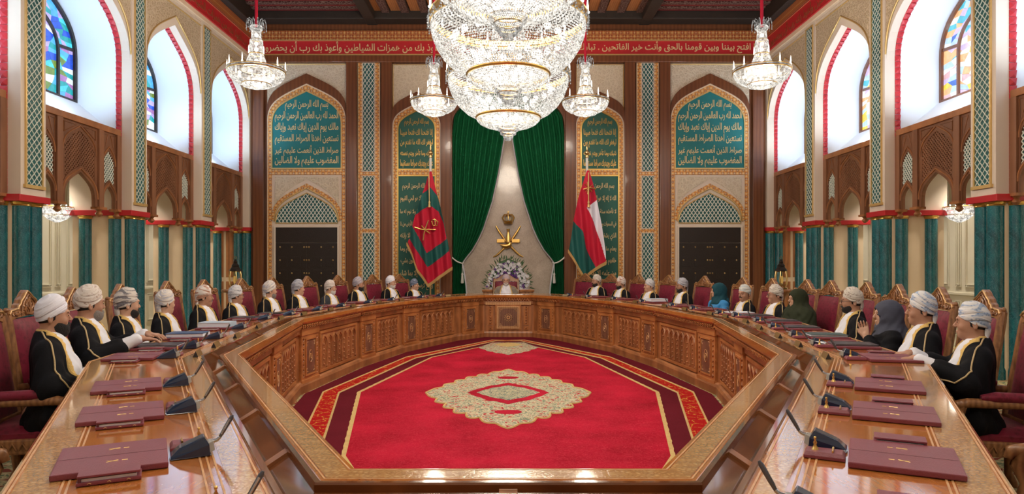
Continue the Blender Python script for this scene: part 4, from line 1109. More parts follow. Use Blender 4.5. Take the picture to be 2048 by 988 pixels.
# dentil carving along the moulding, trough dividers, panels
def seg_frame(i):
    a, b = Vector(LOOP[i]), Vector(LOOP[(i+1) % NL]); d = b-a; L = d.length; d.normalize(); n = Vector((-d.y, d.x))
    return a, d, n, L
dent = MB()
for i in range(NL):
    a, d, n, L = seg_frame(i)
    if i in (0, NL-2, NL-1): continue
    k = int(L/.05)
    for j in range(k):
        for (oo, zz, off) in ((.030, .862-.066, 0), (.043, .862-.09, .5)):
            t_ = (j+.5+off*.98)/k*L
            if t_ > L-.03: continue
            p = a+d*t_+n*(oo-.012)
            q = [(p+d*s_*.016+n*m_) for s_, m_ in ((-1, 0), (1, 0))]
            c = p+n*.0
            dent.add([(p.x-d.x*.016, p.y-d.y*.016, zz), (p.x-n.x*.008, p.y-n.y*.008, zz-.014), (p.x+d.x*.016, p.y+d.y*.016, zz), (p.x-n.x*.003, p.y-n.y*.003, zz+.014), (p.x+n.x*.02, p.y+n.y*.02, zz)],
                     [(0, 1, 3), (1, 2, 3), (0, 4, 1), (1, 4, 2), (2, 4, 3), (3, 4, 0)])
dent.obj('carved_dentils', 'wood_table', tb, kind='stuff', fix=False)
for i in range(NL):
    a, d, n, L = seg_frame(i); k = max(1, int(round(L/.75)))
    for j in range(k):
        p = a+d*((j+.5)/k*L)
        q0, q1 = p+n*.134, p+n*.232; hw = d*.026
        MB().add([(*(q0-hw), ZTB-.006), (*(q0+hw), ZTB-.006), (*(q1+hw), ZTB-.062), (*(q1-hw), ZTB-.062), (*(q0-hw), ZTB-.03), (*(q0+hw), ZTB-.03), (*(q1+hw), ZTB-.085), (*(q1-hw), ZTB-.085)],
                 [(0, 1, 2, 3), (4, 7, 6, 5), (0, 4, 5, 1), (1, 5, 6, 2), (2, 6, 7, 3), (3, 7, 4, 0)]).obj('trough_divider', 'wood_carved', tb)
Z0, Z1 = .15, ZTB-.2
def rectframe(mb, F, a0, a1, z0, z1, w_, y0, y1):
    mb.band([(a0, z0), (a1, z0), (a1, z1), (a0, z1)], [(a0+w_, z0+w_), (a1-w_, z0+w_), (a1-w_, z1-w_), (a0+w_, z1-w_)], y0, y1, F, True)
def pier(F, c, wd):
    m_ = MB(); m_.bb(c-wd/2, c+wd/2, Z0-.01, Z1+.005, 0, .035, F)
    m_.bb(c-wd/2-.012, c+wd/2+.012, Z1-.0, Z1+.085, 0, .045, F); m_.bb(c-wd/2-.012, c+wd/2+.012, 0.0, Z0, .0, .05, F)
    o = m_.obj('pier', 'wood_table', tb, .004)
    iw = wd*.62; m2 = MB(); rectframe(m2, F, c-iw/2, c+iw/2, Z0+.04, Z1-.04, .018, .035, .05); m2.obj('pier_frame', 'wood_table', o)
    MB().bb(c-iw/2+.02, c+iw/2-.02, Z0+.06, Z1-.06, .03, .039, F).obj('pier_panel', 'wood_inlay', o)
    g_ = MB(); zc = (Z0+Z1)/2
    g_.tube([F(c+.05*math.cos(k/10*2*PI), zc+.075*math.sin(k/10*2*PI), .041) for k in range(10)], .004, 5, True)
    g_.tube([F(c+.022*math.cos(k/8*2*PI), zc+.03*math.sin(k/8*2*PI), .042) for k in range(8)], .006, 5, True)
    for sx in (-1, 1):
        for sz in (-1, 1):
            cx, cz = c+sx*(iw/2-.05), zc+sz*((Z1-Z0)/2-.10)
            g_.tube([F(cx, cz-sz*.03, .041), F(cx+sx*.015, cz, .041), F(cx+sx*.018, cz+sz*.018, .041), F(cx, cz+sz*.015, .041), F(cx-sx*.03, cz+sz*.018, .041)], .004, 5)
    g_.obj('inlay_motif', 'wood_pale', o, smooth=1, kind='stuff')
    h_ = MB()
    for sx in (-1, 1):
        x_ = c+sx*(iw/2+(wd-iw)/4)
        for k in range(8):
            z_ = Z0+.05+k*(Z1-Z0-.1)/7; h_.tube([F(x_-.012, z_-.02, .036), F(x_+.012, z_, .04), F(x_-.012, z_+.02, .036)], .006, 5)
    h_.obj('pier_carving', 'wood_carved', o, smooth=1, kind='stuff')
def arcade(F, c, wd, na):
    m_ = MB(); rectframe(m_, F, c-wd/2, c+wd/2, Z0, Z1, .035, .0, .022)
    o = m_.obj('arcade_frame', 'wood_table', tb, .004)
    MB().bb(c-wd/2+.03, c+wd/2-.03, Z0+.03, Z1-.03, -.0, .008, F).obj('arcade_backing', 'wood_carved', o)
    k_ = MB(); aw = (wd-.09)/na; zl, zt_ = Z0+.05, Z1-.05
    for i in range(na+1):
        x_ = c-wd/2+.045+i*aw; k_.tube([F(x_, zl, .014), F(x_, zt_-.10, .014)], .011, 6); k_.ball(F(x_, zl+.01, .014), .016, 6, 4)
    for i in range(na):
        x_ = c-wd/2+.045+(i+.5)*aw
        for sc_, y_ in ((1, .016), (.62, .013)):
            k_.tube([F(x_+a*sc_, b, y_) for a, b in arch(aw/2, zt_-.11-(1-sc_)*.06, zt_-.015-(1-sc_)*.06, 4)], .010*sc_+.002, 5)
        for q in range(5): k_.ball(F(x_, zl+.04+q*.062, .012), (.014,)*3, 6, 4)
        k_.tube([F(x_-aw*.25, zl, .012), F(x_-aw*.25, zt_-.13, .012)], .005, 4); k_.tube([F(x_+aw*.25, zl, .012), F(x_+aw*.25, zt_-.13, .012)], .005, 4)
    k_.obj('arcade_carving', 'wood_carved', o, smooth=1, fix=False, kind='stuff')
for i in range(NL):
    a, d, n, L = seg_frame(i)
    F = lambda s_, z, y, a=a, d=d, n=n: (a.x+d.x*s_+n.x*(.10-y), a.y+d.y*s_+n.y*(.10-y), z)
    right = i >= 7
    j = i if i < 6 else (12-i if i < 13 else 0)      # index of the half outline
    T2 = (lambda s_: s_) if not right else (lambda s_: L-s_)
    if i == NL-1 or j == 0: continue
    if i == 6:
        c = L/2; m_ = MB(); m_.bb(c-.27, c+.27, Z0, Z1, 0, .02, F); o = m_.obj('head_panel', 'wood_table', tb, .004)
        m2 = MB(); rectframe(m2, F, c-.24, c+.24, Z0+.03, Z1-.02, .03, .02, .04); rectframe(m2, F, c-.20, c+.20, Z0+.07, Z1-.06, .012, .02, .034); m2.obj('head_frame', 'wood_pale', o)
        MB().bb(c-.21, c+.21, Z0+.06, Z1-.05, .018, .024, F).obj('head_inlay', 'wood_inlay', o)
        g_ = MB(); zc = (Z0+Z1)/2
        g_.tube([F(c+(.072+.012*math.cos(k*PI))*math.cos(k/24*2*PI), zc+(.072+.012*math.cos(k*PI))*math.sin(k/24*2*PI), .028) for k in range(24)], .007, 5, True)
        g_.tube([F(c+.03*math.cos(k/12*2*PI), zc+.03*math.sin(k/12*2*PI), .028) for k in range(12)], .014, 5, True)
        for sx in (-1, 1):
            for sz in (-1, 1): g_.tube([F(c+sx*.12, zc+sz*.175, .027), F(c+sx*.165, zc+sz*.165, .027), F(c+sx*.165, zc+sz*.12, .027), F(c+sx*.14, zc+sz*.15, .027)], .006, 5)
        g_.obj('star_motif', 'wood_pale', o, smooth=1, kind='stuff')
        for sx in (-1, 1):
            x_ = c+sx*.37; m_ = MB(); m_.bb(x_-.05, x_+.05, Z0+.1, Z1-.03, 0, .02, F); m_.bb(x_-.05, x_+.05, Z0, Z0+.09, 0, .02, F); o2 = m_.obj('side_strip', 'wood_table', tb, .004)
            h_ = MB(); [h_.ball(F(x_, Z0+.15+k*.055, .022), .02, 6, 4) for k in range(7)]; h_.ball(F(x_, Z0+.045, .022), .018, 8, 5); h_.obj('strip_carving', 'wood_carved', o2, smooth=1, kind='stuff')
        MB().bb(.0, L, Z1-.0, Z1+.07, 0, .03, F).obj('head_cornice', 'wood_pale', tb, .006)
        continue
    # j: 5 = N5..N6 (centre side) ... 1 = N1..N2
    if j == 5: pier(F, T2(L*.52), .5)
    elif j in (4, 3, 2):
        wd = L-.62-.12; arcade(F, T2(L-.06-wd/2), wd, 7 if wd > 1.2 else 6); pier(F, T2(.33), .5)
    elif j == 1:
        arcade(F, T2(L-.05-.5), 1.0, 6); pier(F, T2(L-1.1-.24), .42); arcade(F, T2(L-1.62-.45), .9, 5); pier(F, T2(L-2.55-.24), .42)
# ------------------------------------------------------------------ chandeliers
OCT = [(1, 0, 0), (-1, 0, 0), (0, 1, 0), (0, -1, 0), (0, 0, 1), (0, 0, -1)]
OCF = [(0, 2, 4), (2, 1, 4), (1, 3, 4), (3, 0, 4), (2, 0, 5), (1, 2, 5), (3, 1, 5), (0, 3, 5)]
def beads(prof, pitch, size, jit=.15, seed=1, z_stretch=1.1):
    """crystal bead net over a surface of revolution"""
    rnd = random.Random(seed); V = []; Fc = []
    L = [0]
    for a, b in zip(prof, prof[1:]): L.append(L[-1]+math.dist(a, b))
    n = max(1, int(L[-1]/pitch))
    P = []
    for i in range(n+1):
        d = L[-1]*i/n; r = np.interp(d, L, [p[0] for p in prof]); z = np.interp(d, L, [p[1] for p in prof])
        k = max(1, int(2*PI*r/pitch)); ph = rnd.random()*6
        for j in range(k):
            a = ph+2*PI*j/k; P.append((r*math.cos(a), r*math.sin(a), z, rnd.uniform(1-jit, 1+jit)*size))
    for (x, y, z, s_) in P:
        b = len(V); V += [(x+a*s_, y+c*s_, z+e*s_*z_stretch) for a, c, e in OCT]; Fc += [tuple(b+q for q in f) for f in OCF]
    m_ = MB(); m_.v = V; m_.f = Fc; return m_
def ring(mb, r, z, t=.02, n=48, nn=6): return mb.tube([(r*math.cos(2*PI*k/n), r*math.sin(2*PI*k/n), z) for k in range(n)], t, nn, True)
def lampobj(nm, W, r, loc, parent, col=(1, .88, .72)):
    ld = bpy.data.lights.new(nm, 'POINT'); ld.energy = W; ld.shadow_soft_size = r; ld.color = col
    lo = bpy.data.objects.new(nm, ld); COL.objects.link(lo); lo.parent = parent; lo.location = loc; return lo
BULB = MB().ball((0, 0, 0), .045, 8, 6).mesh('bulb', 'bulb', smooth=3)
def big_chandelier():
    """local z = 0 at the bottom finial, bowl 2 m across, rim about 1 m up"""
    t = thing('crystal_chandelier', '', 'chandelier')
    bowl = [(1.0, 1.06), (1.0, .98), (.985, .88), (.93, .74), (.84, .60), (.70, .47), (.54, .39)]
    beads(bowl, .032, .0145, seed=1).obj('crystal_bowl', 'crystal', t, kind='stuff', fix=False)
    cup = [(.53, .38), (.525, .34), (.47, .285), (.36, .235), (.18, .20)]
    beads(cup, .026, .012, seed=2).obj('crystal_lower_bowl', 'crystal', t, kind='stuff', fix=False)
    tip = [(.17, .22), (.165, .16), (.13, .15), (.125, .10), (.085, .09), (.08, .045), (.045, .04), (.04, .0)]
    beads(tip, .018, .010, seed=3).obj('crystal_finial', 'crystal_clear', t, kind='stuff', fix=False)
    for a_ in ((1.01, 1.06, .022), (1.02, 1.15, .016), (.535, .385, .022), (.172, .225, .014), (.13, .15, .008), (.085, .09, .006)): ring(MB(), *a_).obj('gilt_ring', 'gold', t, smooth=1, fix=False)
    bd = MB(); bd.band([(1.0*math.cos(2*PI*k/64), 1.0*math.sin(2*PI*k/64)) for k in range(64)], [(1.02*math.cos(2*PI*k/64), 1.02*math.sin(2*PI*k/64)) for k in range(64)], 1.06, 1.15, XYZ, True); bd.obj('gilt_band', 'gold_soft', t, smooth=.8)
    sw = []
    for k in range(32):
        a0, a1 = 2*PI*k/32, 2*PI*(k+1)/32
        for q in range(9):
            f = q/8; a = a0+(a1-a0)*f; sw.append((1.045*math.cos(a), 1.045*math.sin(a), 1.12-.10*math.sin(PI*f)))
        for q in range(5): sw.append((1.05*math.cos(a0), 1.05*math.sin(a0), 1.10-.035*q))
    s_ = MB()
    for (x, y, z) in sw: s_.add([(x+a*.012, y+c*.012, z+e*.016) for a, c, e in OCT], OCF)
    s_.obj('crystal_swags', 'crystal_clear', t, kind='stuff', fix=False)
    for k in range(16):
        a = 2*PI*(k+.5)/16; x, y = 1.03*math.cos(a), 1.03*math.sin(a)
        c = MB(); c.lathe([(.022, 0), (.03, .02), (.014, .03), (.014, .1), (.008, .16), (.001, .2)], 8, (x, y, 1.15)); c.obj('candle_lamp', 'bulb_soft', t, smooth=1)
    up = [(.9, 1.2), (.5, 1.35), (.3, 1.6), (.22, 2.1), (.2, 2.4), (.26, 2.5)]
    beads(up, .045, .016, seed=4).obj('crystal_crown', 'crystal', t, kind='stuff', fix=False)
    for n_, r, z in ((20, .72, .84), (12, .42, .62), (6, .2, .38)):
        for k in range(n_):
            a = 2*PI*k/n_; mk('bulb', BULB, t, None, None, (r*math.cos(a), r*math.sin(a), z))
    MB().lathe([(.03, 2.4), (.03, 3.9)], 8).obj('suspension_rod', 'flag_red', t, smooth=1)
    lampobj('chandelier_lamp', BIG_W, .45, (0, 0, .72), t)
    return t
BC = big_chandelier()
BL = ['nearest great crystal bowl chandelier, cut off by the top of the picture', 'middle great crystal bowl chandelier, with a full gilt rim in view', 'farthest great crystal bowl chandelier, hanging in front of the green curtains']
for i, y in enumerate((6.35, 8.92, 11.5)):
    if i == 0:
        BC.location = (0, y, 3.6); BC['label'] = BL[0]; BC['group'] = 'great chandeliers over the table'
    else: dup(BC, (0, y, 3.6), .1*i, BL[i], 'great chandeliers over the table')
dup(BC, (0, 3.78, 3.6), .3, 'great crystal bowl chandelier above the picture, over the near table end', 'great chandeliers over the table')
dup(BC, (0, .6, 3.6), .3, 'great crystal bowl chandelier above and behind the viewer', 'great chandeliers over the table')
def small_chandelier():
    t = thing('small_chandelier', '', 'chandelier')
    s = .48
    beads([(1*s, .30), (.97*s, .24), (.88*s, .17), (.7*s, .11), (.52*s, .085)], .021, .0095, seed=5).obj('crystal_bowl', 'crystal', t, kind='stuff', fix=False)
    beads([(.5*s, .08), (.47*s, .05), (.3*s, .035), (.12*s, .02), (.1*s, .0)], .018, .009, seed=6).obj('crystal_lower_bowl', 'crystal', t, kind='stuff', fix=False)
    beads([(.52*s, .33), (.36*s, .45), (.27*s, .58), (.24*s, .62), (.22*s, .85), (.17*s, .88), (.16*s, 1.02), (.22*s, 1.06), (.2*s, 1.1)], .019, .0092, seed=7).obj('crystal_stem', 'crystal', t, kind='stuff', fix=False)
    for a_ in ((s*1.02, .305, .012), (s*1.03, .345, .009), (.53*s, .33, .008), (.25*s, .615, .010), (.18*s, .87, .008), (.52*s, .085, .008)): ring(MB(), *a_).obj('gilt_ring', 'gold', t, smooth=1, fix=False)
    bd = MB(); bd.band([(s*1.01*math.cos(2*PI*k/48), s*1.01*math.sin(2*PI*k/48)) for k in range(48)], [(s*1.03*math.cos(2*PI*k/48), s*1.03*math.sin(2*PI*k/48)) for k in range(48)], .305, .345, XYZ, True); bd.obj('gilt_band', 'crystal_clear', t, smooth=.8)
    for k in range(10):
        a = 2*PI*(k+.3)/10; x, y = s*1.02*math.cos(a), s*1.02*math.sin(a)
        MB().lathe([(.014, 0), (.02, .012), (.009, .03), (.011, .07), (.009, .11), (.001, .16)], 8, (x, y, .345)).obj('candle_lamp', 'bulb_soft', t, smooth=1)
    for k in range(5):
        a = 2*PI*k/5; x, y = s*.27*math.cos(a), s*.27*math.sin(a)
        MB().lathe([(.012, 0), (.009, .1), (.001, .14)], 8, (x, y, .62)).obj('candle_lamp', 'bulb_soft', t, smooth=1)
    h_ = MB()
    for k in range(12):
        a = 2*PI*k/12; c_, q = math.cos(a), math.sin(a)
        pts = [(.08*c_, .08*q, 1.1), (.10*c_, .10*q, 1.2), (.15*c_, .15*q, 1.22), (.17*c_, .17*q, 1.15), (.17*c_, .17*q, 1.08)]
        h_.tube(pts, .006, 5); h_.add([(.17*c_+a_*.012, .17*q+b_*.012, 1.05+e_*.02) for a_, b_, e_ in OCT], OCF)
    h_.obj('crystal_plume', 'crystal_clear', t, kind='stuff', fix=False)
    for k in range(8):
        a = 2*PI*k/8
        for r, z in ((.30, .24), (.14, .13)): mk('bulb', BULB, t, None, None, (r*math.cos(a), r*math.sin(a), z), None, .7)
    for z_ in (.5, .7, .8, .95): mk('bulb', BULB, t, None, None, (0, 0, z_), None, .8)
    MB().lathe([(.028, 1.1), (.028, 2.9)], 8).obj('suspension_cord', 'flag_red', t, smooth=1)
    lampobj('chandelier_lamp', SMALL_W, .2, (0, 0, .2), t)
    return t
SM = small_chandelier()
SL = [(-4.44, 12.03, 'small crystal chandelier hanging in front of the left teal calligraphy arch'), (4.47, 12.03, 'small crystal chandelier hanging in front of the right teal calligraphy arch'),
      (-1.55, 14.25, 'small crystal chandelier just left of the great chandeliers'), (1.61, 14.25, 'small crystal chandelier just right of the great chandeliers')]
for i, (x, y, l) in enumerate(SL):
    if i == 0: SM.location = (x, y, 4.6); SM['label'] = l; SM['group'] = 'small chandeliers by the back wall'
    else: dup(SM, (x, y, 4.6), .4*i, l, 'small chandeliers by the back wall')
for x, y, l in ((-4.44, 6.8, 'ahead on the left'), (4.44, 6.8, 'ahead on the right'), (-4.44, 2.0, 'beside the viewer on the left'), (4.44, 2.0, 'beside the viewer on the right')): dup(SM, (x, y, 4.6), .2, 'small crystal chandelier above the picture, '+l, 'small chandeliers by the back wall')
def aisle_lamp(sg, label, y=11.42):
    t = thing('aisle_chandelier', label, 'chandelier', (sg*7.55, y, 2.22), 0, 'aisle chandeliers')
    beads([(.24, .24), (.24, .2), (.2, .12), (.13, .05), (.03, .0)], .022, .012, seed=9).obj('crystal_bowl', 'crystal', t, kind='stuff', fix=False)
    r_ = MB(); ring(r_, .245, .25, .01); r_.obj('gilt_ring', 'gold', t, smooth=1); r_ = MB(); ring(r_, .2, .12, .006); r_.obj('gilt_ring', 'gold', t, smooth=1)
    for k in range(8):
        a = 2*PI*k/8; MB().lathe([(.012, 0), (.01, .05), (.001, .09)], 8, (.24*math.cos(a), .24*math.sin(a), .255)).obj('candle_lamp', 'bulb_soft', t, smooth=1)
    [mk('bulb', BULB, t, None, None, (.13*math.cos(k), .13*math.sin(k), .16), None, .8) for k in range(6)]
    MB().lathe([(.05, .25), (.02, .35), (.015, 1.34)], 8).obj('suspension_rod', 'brass', t, smooth=1)
    lampobj('chandelier_lamp', AISLE_W, .15, (0, 0, .35), t)
aisle_lamp(-1, 'small lit crystal chandelier in the aisle behind the left columns'); aisle_lamp(1, 'small lit crystal chandelier in the aisle behind the right columns')
for sg, sn in ((-1, 'left'), (1, 'right')):
    for y, w_ in ((8.0, 'just outside'), (5.2, 'well outside')): aisle_lamp(sg, 'crystal aisle chandelier added for fill light '+w_+' the picture on the '+sn, y)  # unseen chandelier copies added to brighten the near aisle bays
# ------------------------------------------------------------------ seats: positions (head offset 1.17 m outside the inner rim)
DEG = PI/180
# key: (x, y, facing angle in degrees, top-of-head height)
SEATS = {
 'L1': (-2.99, 4.50, 14, 1.31), 'L2': (-3.10, 5.07, 11, 1.36), 'L3': (-3.21, 5.77, 9, 1.315), 'L4': (-3.36, 6.72, 6, 1.265), 'L5': (-3.52, 7.92, 1, 1.27), 'L6': (-3.44, 8.65, -5, 1.25),
 'L7': (-3.33, 9.56, -7, 1.285), 'L8': (-3.20, 10.42, -10, 1.285), 'L9': (-2.98, 11.45, -14, 1.255), 'L10': (-2.71, 12.34, -20, 1.29), 'L11': (-2.29, 13.33, -24, 1.30), 'L12': (-1.94, 14.10, -34, 1.22),
 'R1': (1.84, 14.23, 216, 1.31), 'R2': (2.22, 13.49, 205, 1.28), 'R3': (2.60, 12.60, 202, 1.25), 'R4': (2.95, 11.60, 195, 1.288), 'R5': (3.20, 10.45, 191, 1.24), 'R6': (3.32, 9.64, 187, 1.23),
 'R7': (3.42, 8.76, 186, 1.256), 'R8': (3.48, 8.26, 182, 1.227), 'R9': (3.34, 6.65, 174, 1.29), 'R10': (3.21, 5.82, 171, 1.215), 'R11': (3.11, 5.15, 169, 1.304), 'R12': (3.00, 4.43, 166, 1.268),
 'C': (-.05, 15.30, 270, 1.30)}
EMPTY = {'E1': (3.47, 7.45, 177), 'E2': (1.42, 14.95, 226), 'E3': (-2.33, 2.72, 26), 'E4': (2.36, 2.78, 154)}
# ------------------------------------------------------------------ armchair
def make_chair(head=False):
    t = thing('armchair', '', 'armchair')
    w_ = .30
    c = MB(); c.grid(lambda u, v: (-.25+.52*u, (-.27+.54*v), .455+.055*(1-(2*u-1)**6)*(1-(2*v-1)**6)), 12, 12); c.bb(-.25, .27, -.27, .27, .42, .456)
    c.obj('seat', 'burgundy_damask', t, smooth=.9)
    f_ = MB(); f_.bb(-.27, .285, -.29, .29, .33, .425); f_.obj('seat_frame', 'chair_wood', t, .012)
    ap = MB()
    for k in range(9): ap.tube([(.287, -.24+.06*k-.025, .36), (.292, -.24+.06*k, .40), (.287, -.24+.06*k+.025, .36)], .007, 5)
    for sy in (-1, 1):
        for k in range(9): ap.tube([(-.22+.055*k-.02, sy*.292, .36), (-.22+.055*k, sy*.297, .40), (-.22+.055*k+.02, sy*.292, .36)], .007, 5)
    ap.obj('apron_carving', 'chair_wood', t, smooth=1, kind='stuff')
    for sx, sy in ((1, 1), (1, -1), (-1, 1), (-1, -1)):
        l = MB(); x0 = .245 if sx > 0 else -.25
        l.tube([(x0, sy*.26, .34), (x0+.012*sx, sy*.265, .24), (x0, sy*.26, .1), (x0+.03*sx, sy*.27, .03), (x0+.05*sx, sy*.275, 0)], [.04, .036, .026, .03, .02], 8); l.obj('leg', 'chair_wood', t, smooth=1)
    lean = lambda z: -.245-.115*(z-.42)/.75
    for sy in (-1, 1):
        s_ = MB(); s_.tube([(lean(z), sy*(.285-.015*(z-.42)), z) for z in (.36, .6, .85, 1.1, 1.17)], [.034, .032, .030, .030, .024], 6); s_.obj('back_post', 'chair_wood', t, smooth=1)
        b_ = MB(); b_.ball((lean(1.185), sy*.275, 1.185), .019, 8, 6); b_.obj('post_finial', 'chair_wood', t, smooth=1)
        a = MB(); a.tube([(-.28, sy*.30, .655), (-.05, sy*.315, .66), (.2, sy*.315, .66), (.27, sy*.31, .64), (.28, sy*.31, .61)], [.026, .028, .03, .03, .02], 8); a = a.obj('arm', 'chair_wood', t, smooth=1)
        MB().tube([(-.20, sy*.312, .69), (-.17, sy*.313, .697), (.05, sy*.315, .70), (.13, sy*.315, .692)], [.02, .032, .034, .02], 8).obj('arm_pad', 'burgundy_damask', a, smooth=1)
        MB().tube([(.235, sy*.29, .42), (.215, sy*.3, .5), (.245, sy*.31, .58), (.225, sy*.31, .65)], [.03, .024, .03, .028], 8).obj('arm_support', 'chair_wood', a, smooth=1)
    def bk(u, v, o):
        z = .50+.62*v; y = (-.255+.51*u)*(1-.03*v); bul = .035*(1-(2*u-1)**6)*(1-(2*v-1)**6)
        return (lean(z)+o*(.012+bul), y, z)
    c = MB(); c.grid(lambda u, v: bk(u, v, 1), 12, 14); c.grid(lambda u, v: (bk(u, v, -.7)), 12, 14); c.obj('back_cushion', 'burgundy_damask', t, smooth=1.2)
    r_ = MB(); r_.bb(lean(.48)-.03, lean(.48)+.03, -.27, .27, .455, .50); r_.obj('lower_rail', 'chair_wood', t, .008)
    # crest
    Cr = [(-.292, 1.10), (-.292, 1.165), (-.265, 1.19), (-.225, 1.19), (-.195, 1.197), (-.168, 1.195), (-.155, 1.215), (-.125, 1.228), (-.108, 1.252), (-.07, 1.272), (-.035, 1.30), (0, 1.318)]
    Cr = Cr+[(-a, b) for a, b in Cr[::-1][1:]]
    if head: Cr = [(-.285, 1.10), (-.285, 1.17), (-.2, 1.19), (-.1, 1.26), (0, 1.30), (.1, 1.26), (.2, 1.19), (.285, 1.17), (.285, 1.10)]
    xc = lean(1.16)
    CT = lambda a, b, c_: (xc+c_-.12*(b-1.16), a, b)
    cr = MB(); cr.prism(Cr+[(.2, 1.125), (0, 1.135), (-.2, 1.125)], -.022, .022, CT); cr = cr.obj('crest', 'chair_wood', t, .004)
    e = MB(); e.tube([CT(a*.985, b-.008, .023) for a, b in Cr[1:-1]], .008, 6); e.obj('crest_moulding', 'chair_gilt', cr, smooth=1)
    if not head:
        g_ = MB()
        for sy in (-1, 1):
            g_.tube([CT(sy*.01, 1.15, .026), CT(sy*.07, 1.15, .028), CT(sy*.085, 1.175, .028), CT(sy*.06, 1.19, .028), CT(sy*.05, 1.17, .028)], .009, 5)
            g_.tube([CT(sy*.012, 1.18, .026), CT(sy*.045, 1.2, .028), CT(sy*.04, 1.23, .028), CT(sy*.012, 1.25, .028)], .009, 5)
            g_.tube([CT(sy*.11, 1.145, .026), CT(sy*.15, 1.165, .028), CT(sy*.19, 1.145, .028), CT(sy*.23, 1.155, .026)], .008, 5)
        for sy in (-1, 1):
            for (cx, cz, r0) in ((.055, 1.155, .020), (.105, 1.165, .016), (.155, 1.155, .016), (.20, 1.16, .015), (.24, 1.15, .014), (.035, 1.21, .018), (.08, 1.205, .014), (.02, 1.255, .012)):
                g_.tube([CT(sy*(cx+r0*(1-k/9)*math.cos(k*1.0)), cz+r0*(1-k/9)*math.sin(k*1.0), .027) for k in range(8)], .0042, 4)
        g_.tube([CT(0, 1.14, .026), CT(0, 1.2, .03), CT(0, 1.27, .026)], [.014, .01, .006], 6)
        g_.tube([CT(a_, b_, .026) for a_, b_ in arch(.125, 1.135, 1.285, 5)], .006, 5)
        g_.obj('crest_carving', 'chair_wood', cr, smooth=1, kind='stuff')
    return t
CH = make_chair()
first = [True]
def place_chair(x, y, ang, label):
    g_ = 'red armchairs around the conference table'
    if first[0]:
        first[0] = False; CH.location = (x, y, 0); CH.rotation_euler = (0, 0, ang); CH['label'] = label; CH['group'] = g_; return CH
    return dup(CH, (x, y, 0), ang, label, g_)
# ------------------------------------------------------------------ things on the table (local +x toward the room centre)
ZI = ZTB+.0022
def make_blotter():
    t = thing('desk_blotter', '', 'blotter')
    MB().bb(-.155, .155, -.17, .17, 0, .018).obj('blotter_body', 'leather', t, .004)
    MB().bb(-.152, .152, -.0012, .0012, .0175, .0186).obj('fold_seam', 'leather_dark', t)
    g_ = MB()
    for y in (-.08, .08):
        for a in (-1, 1): g_.tube([(-.016, y-a*.008, .0182), (.0, y, .0185), (.016, y+a*.008, .0182)], .0010, 4)
        g_.tube([(.026, y, .0182), (.042, y, .0182)], .0018, 4)
    g_.obj('gilt_crest', 'gold_soft', t, kind='stuff')
    return t
def make_notebox():
    t = thing('note_box', '', 'note box')
    MB().bb(-.10, .10, -.055, .055, 0, .012).obj('tray', 'leather', t, .003)
    MB().bb(-.085, .085, -.042, .048, .012, .022).obj('note_paper', 'paper', t, .001)
    MB().bb(-.097, .097, -.05, .055, .026, .034).obj('lid', 'leather', t, .002)
    MB().bb(-.095, -.085, -.05, .055, .012, .03).obj('lid_end', 'leather_dark', t, .001)
    g_ = MB()
    for x in (-.06, 0, .06): g_.tube([(x-.006, -.0558, .006), (x, -.0562, .0095), (x+.006, -.0558, .006)], .0012, 4)
    g_.obj('gilt_marks', 'gold_soft', t, kind='stuff')
    return t
def make_pentray():
    t = thing('pen_tray', '', 'pen tray')
    m_ = MB(); P = [(-.075, -.05), (.075, -.05), (.075, .05), (-.075, .05)]
    m_.add([(a, b, 0) for a, b in P]+[(a, b, .012) for a, b in P]+[(a*.86, b*.8, .026) for a, b in P], [(3, 2, 1, 0), (0, 1, 5, 4), (1, 2, 6, 5), (2, 3, 7, 6), (3, 0, 4, 7), (4, 5, 9, 8), (5, 6, 10, 9), (6, 7, 11, 10), (7, 4, 8, 11), (8, 9, 10, 11)])
    m_.obj('tray', 'leather', t, .002)
    MB().tube([(-.03, -.035, .031), (-.03, .035, .031)], [.0045, .0035], 8).obj('pen', 'gold', t, smooth=1)
    e = MB(); e.lathe([(.014, 0), (.01, .008), (.005, .018), (.008, .026), (.004, .034)], 8, (.035, 0, .026))
    for s_ in (-1, 1): e.tube([(.035, 0, .048), (.035, s_*.012, .058), (.035, s_*.016, .07)], .003, 5)
    e.ball((.035, 0, .052), .007, 8, 6); e.ball((.035, 0, .072), .006, 8, 6); e.obj('gilt_ornament', 'gold', t, smooth=1)
    return t
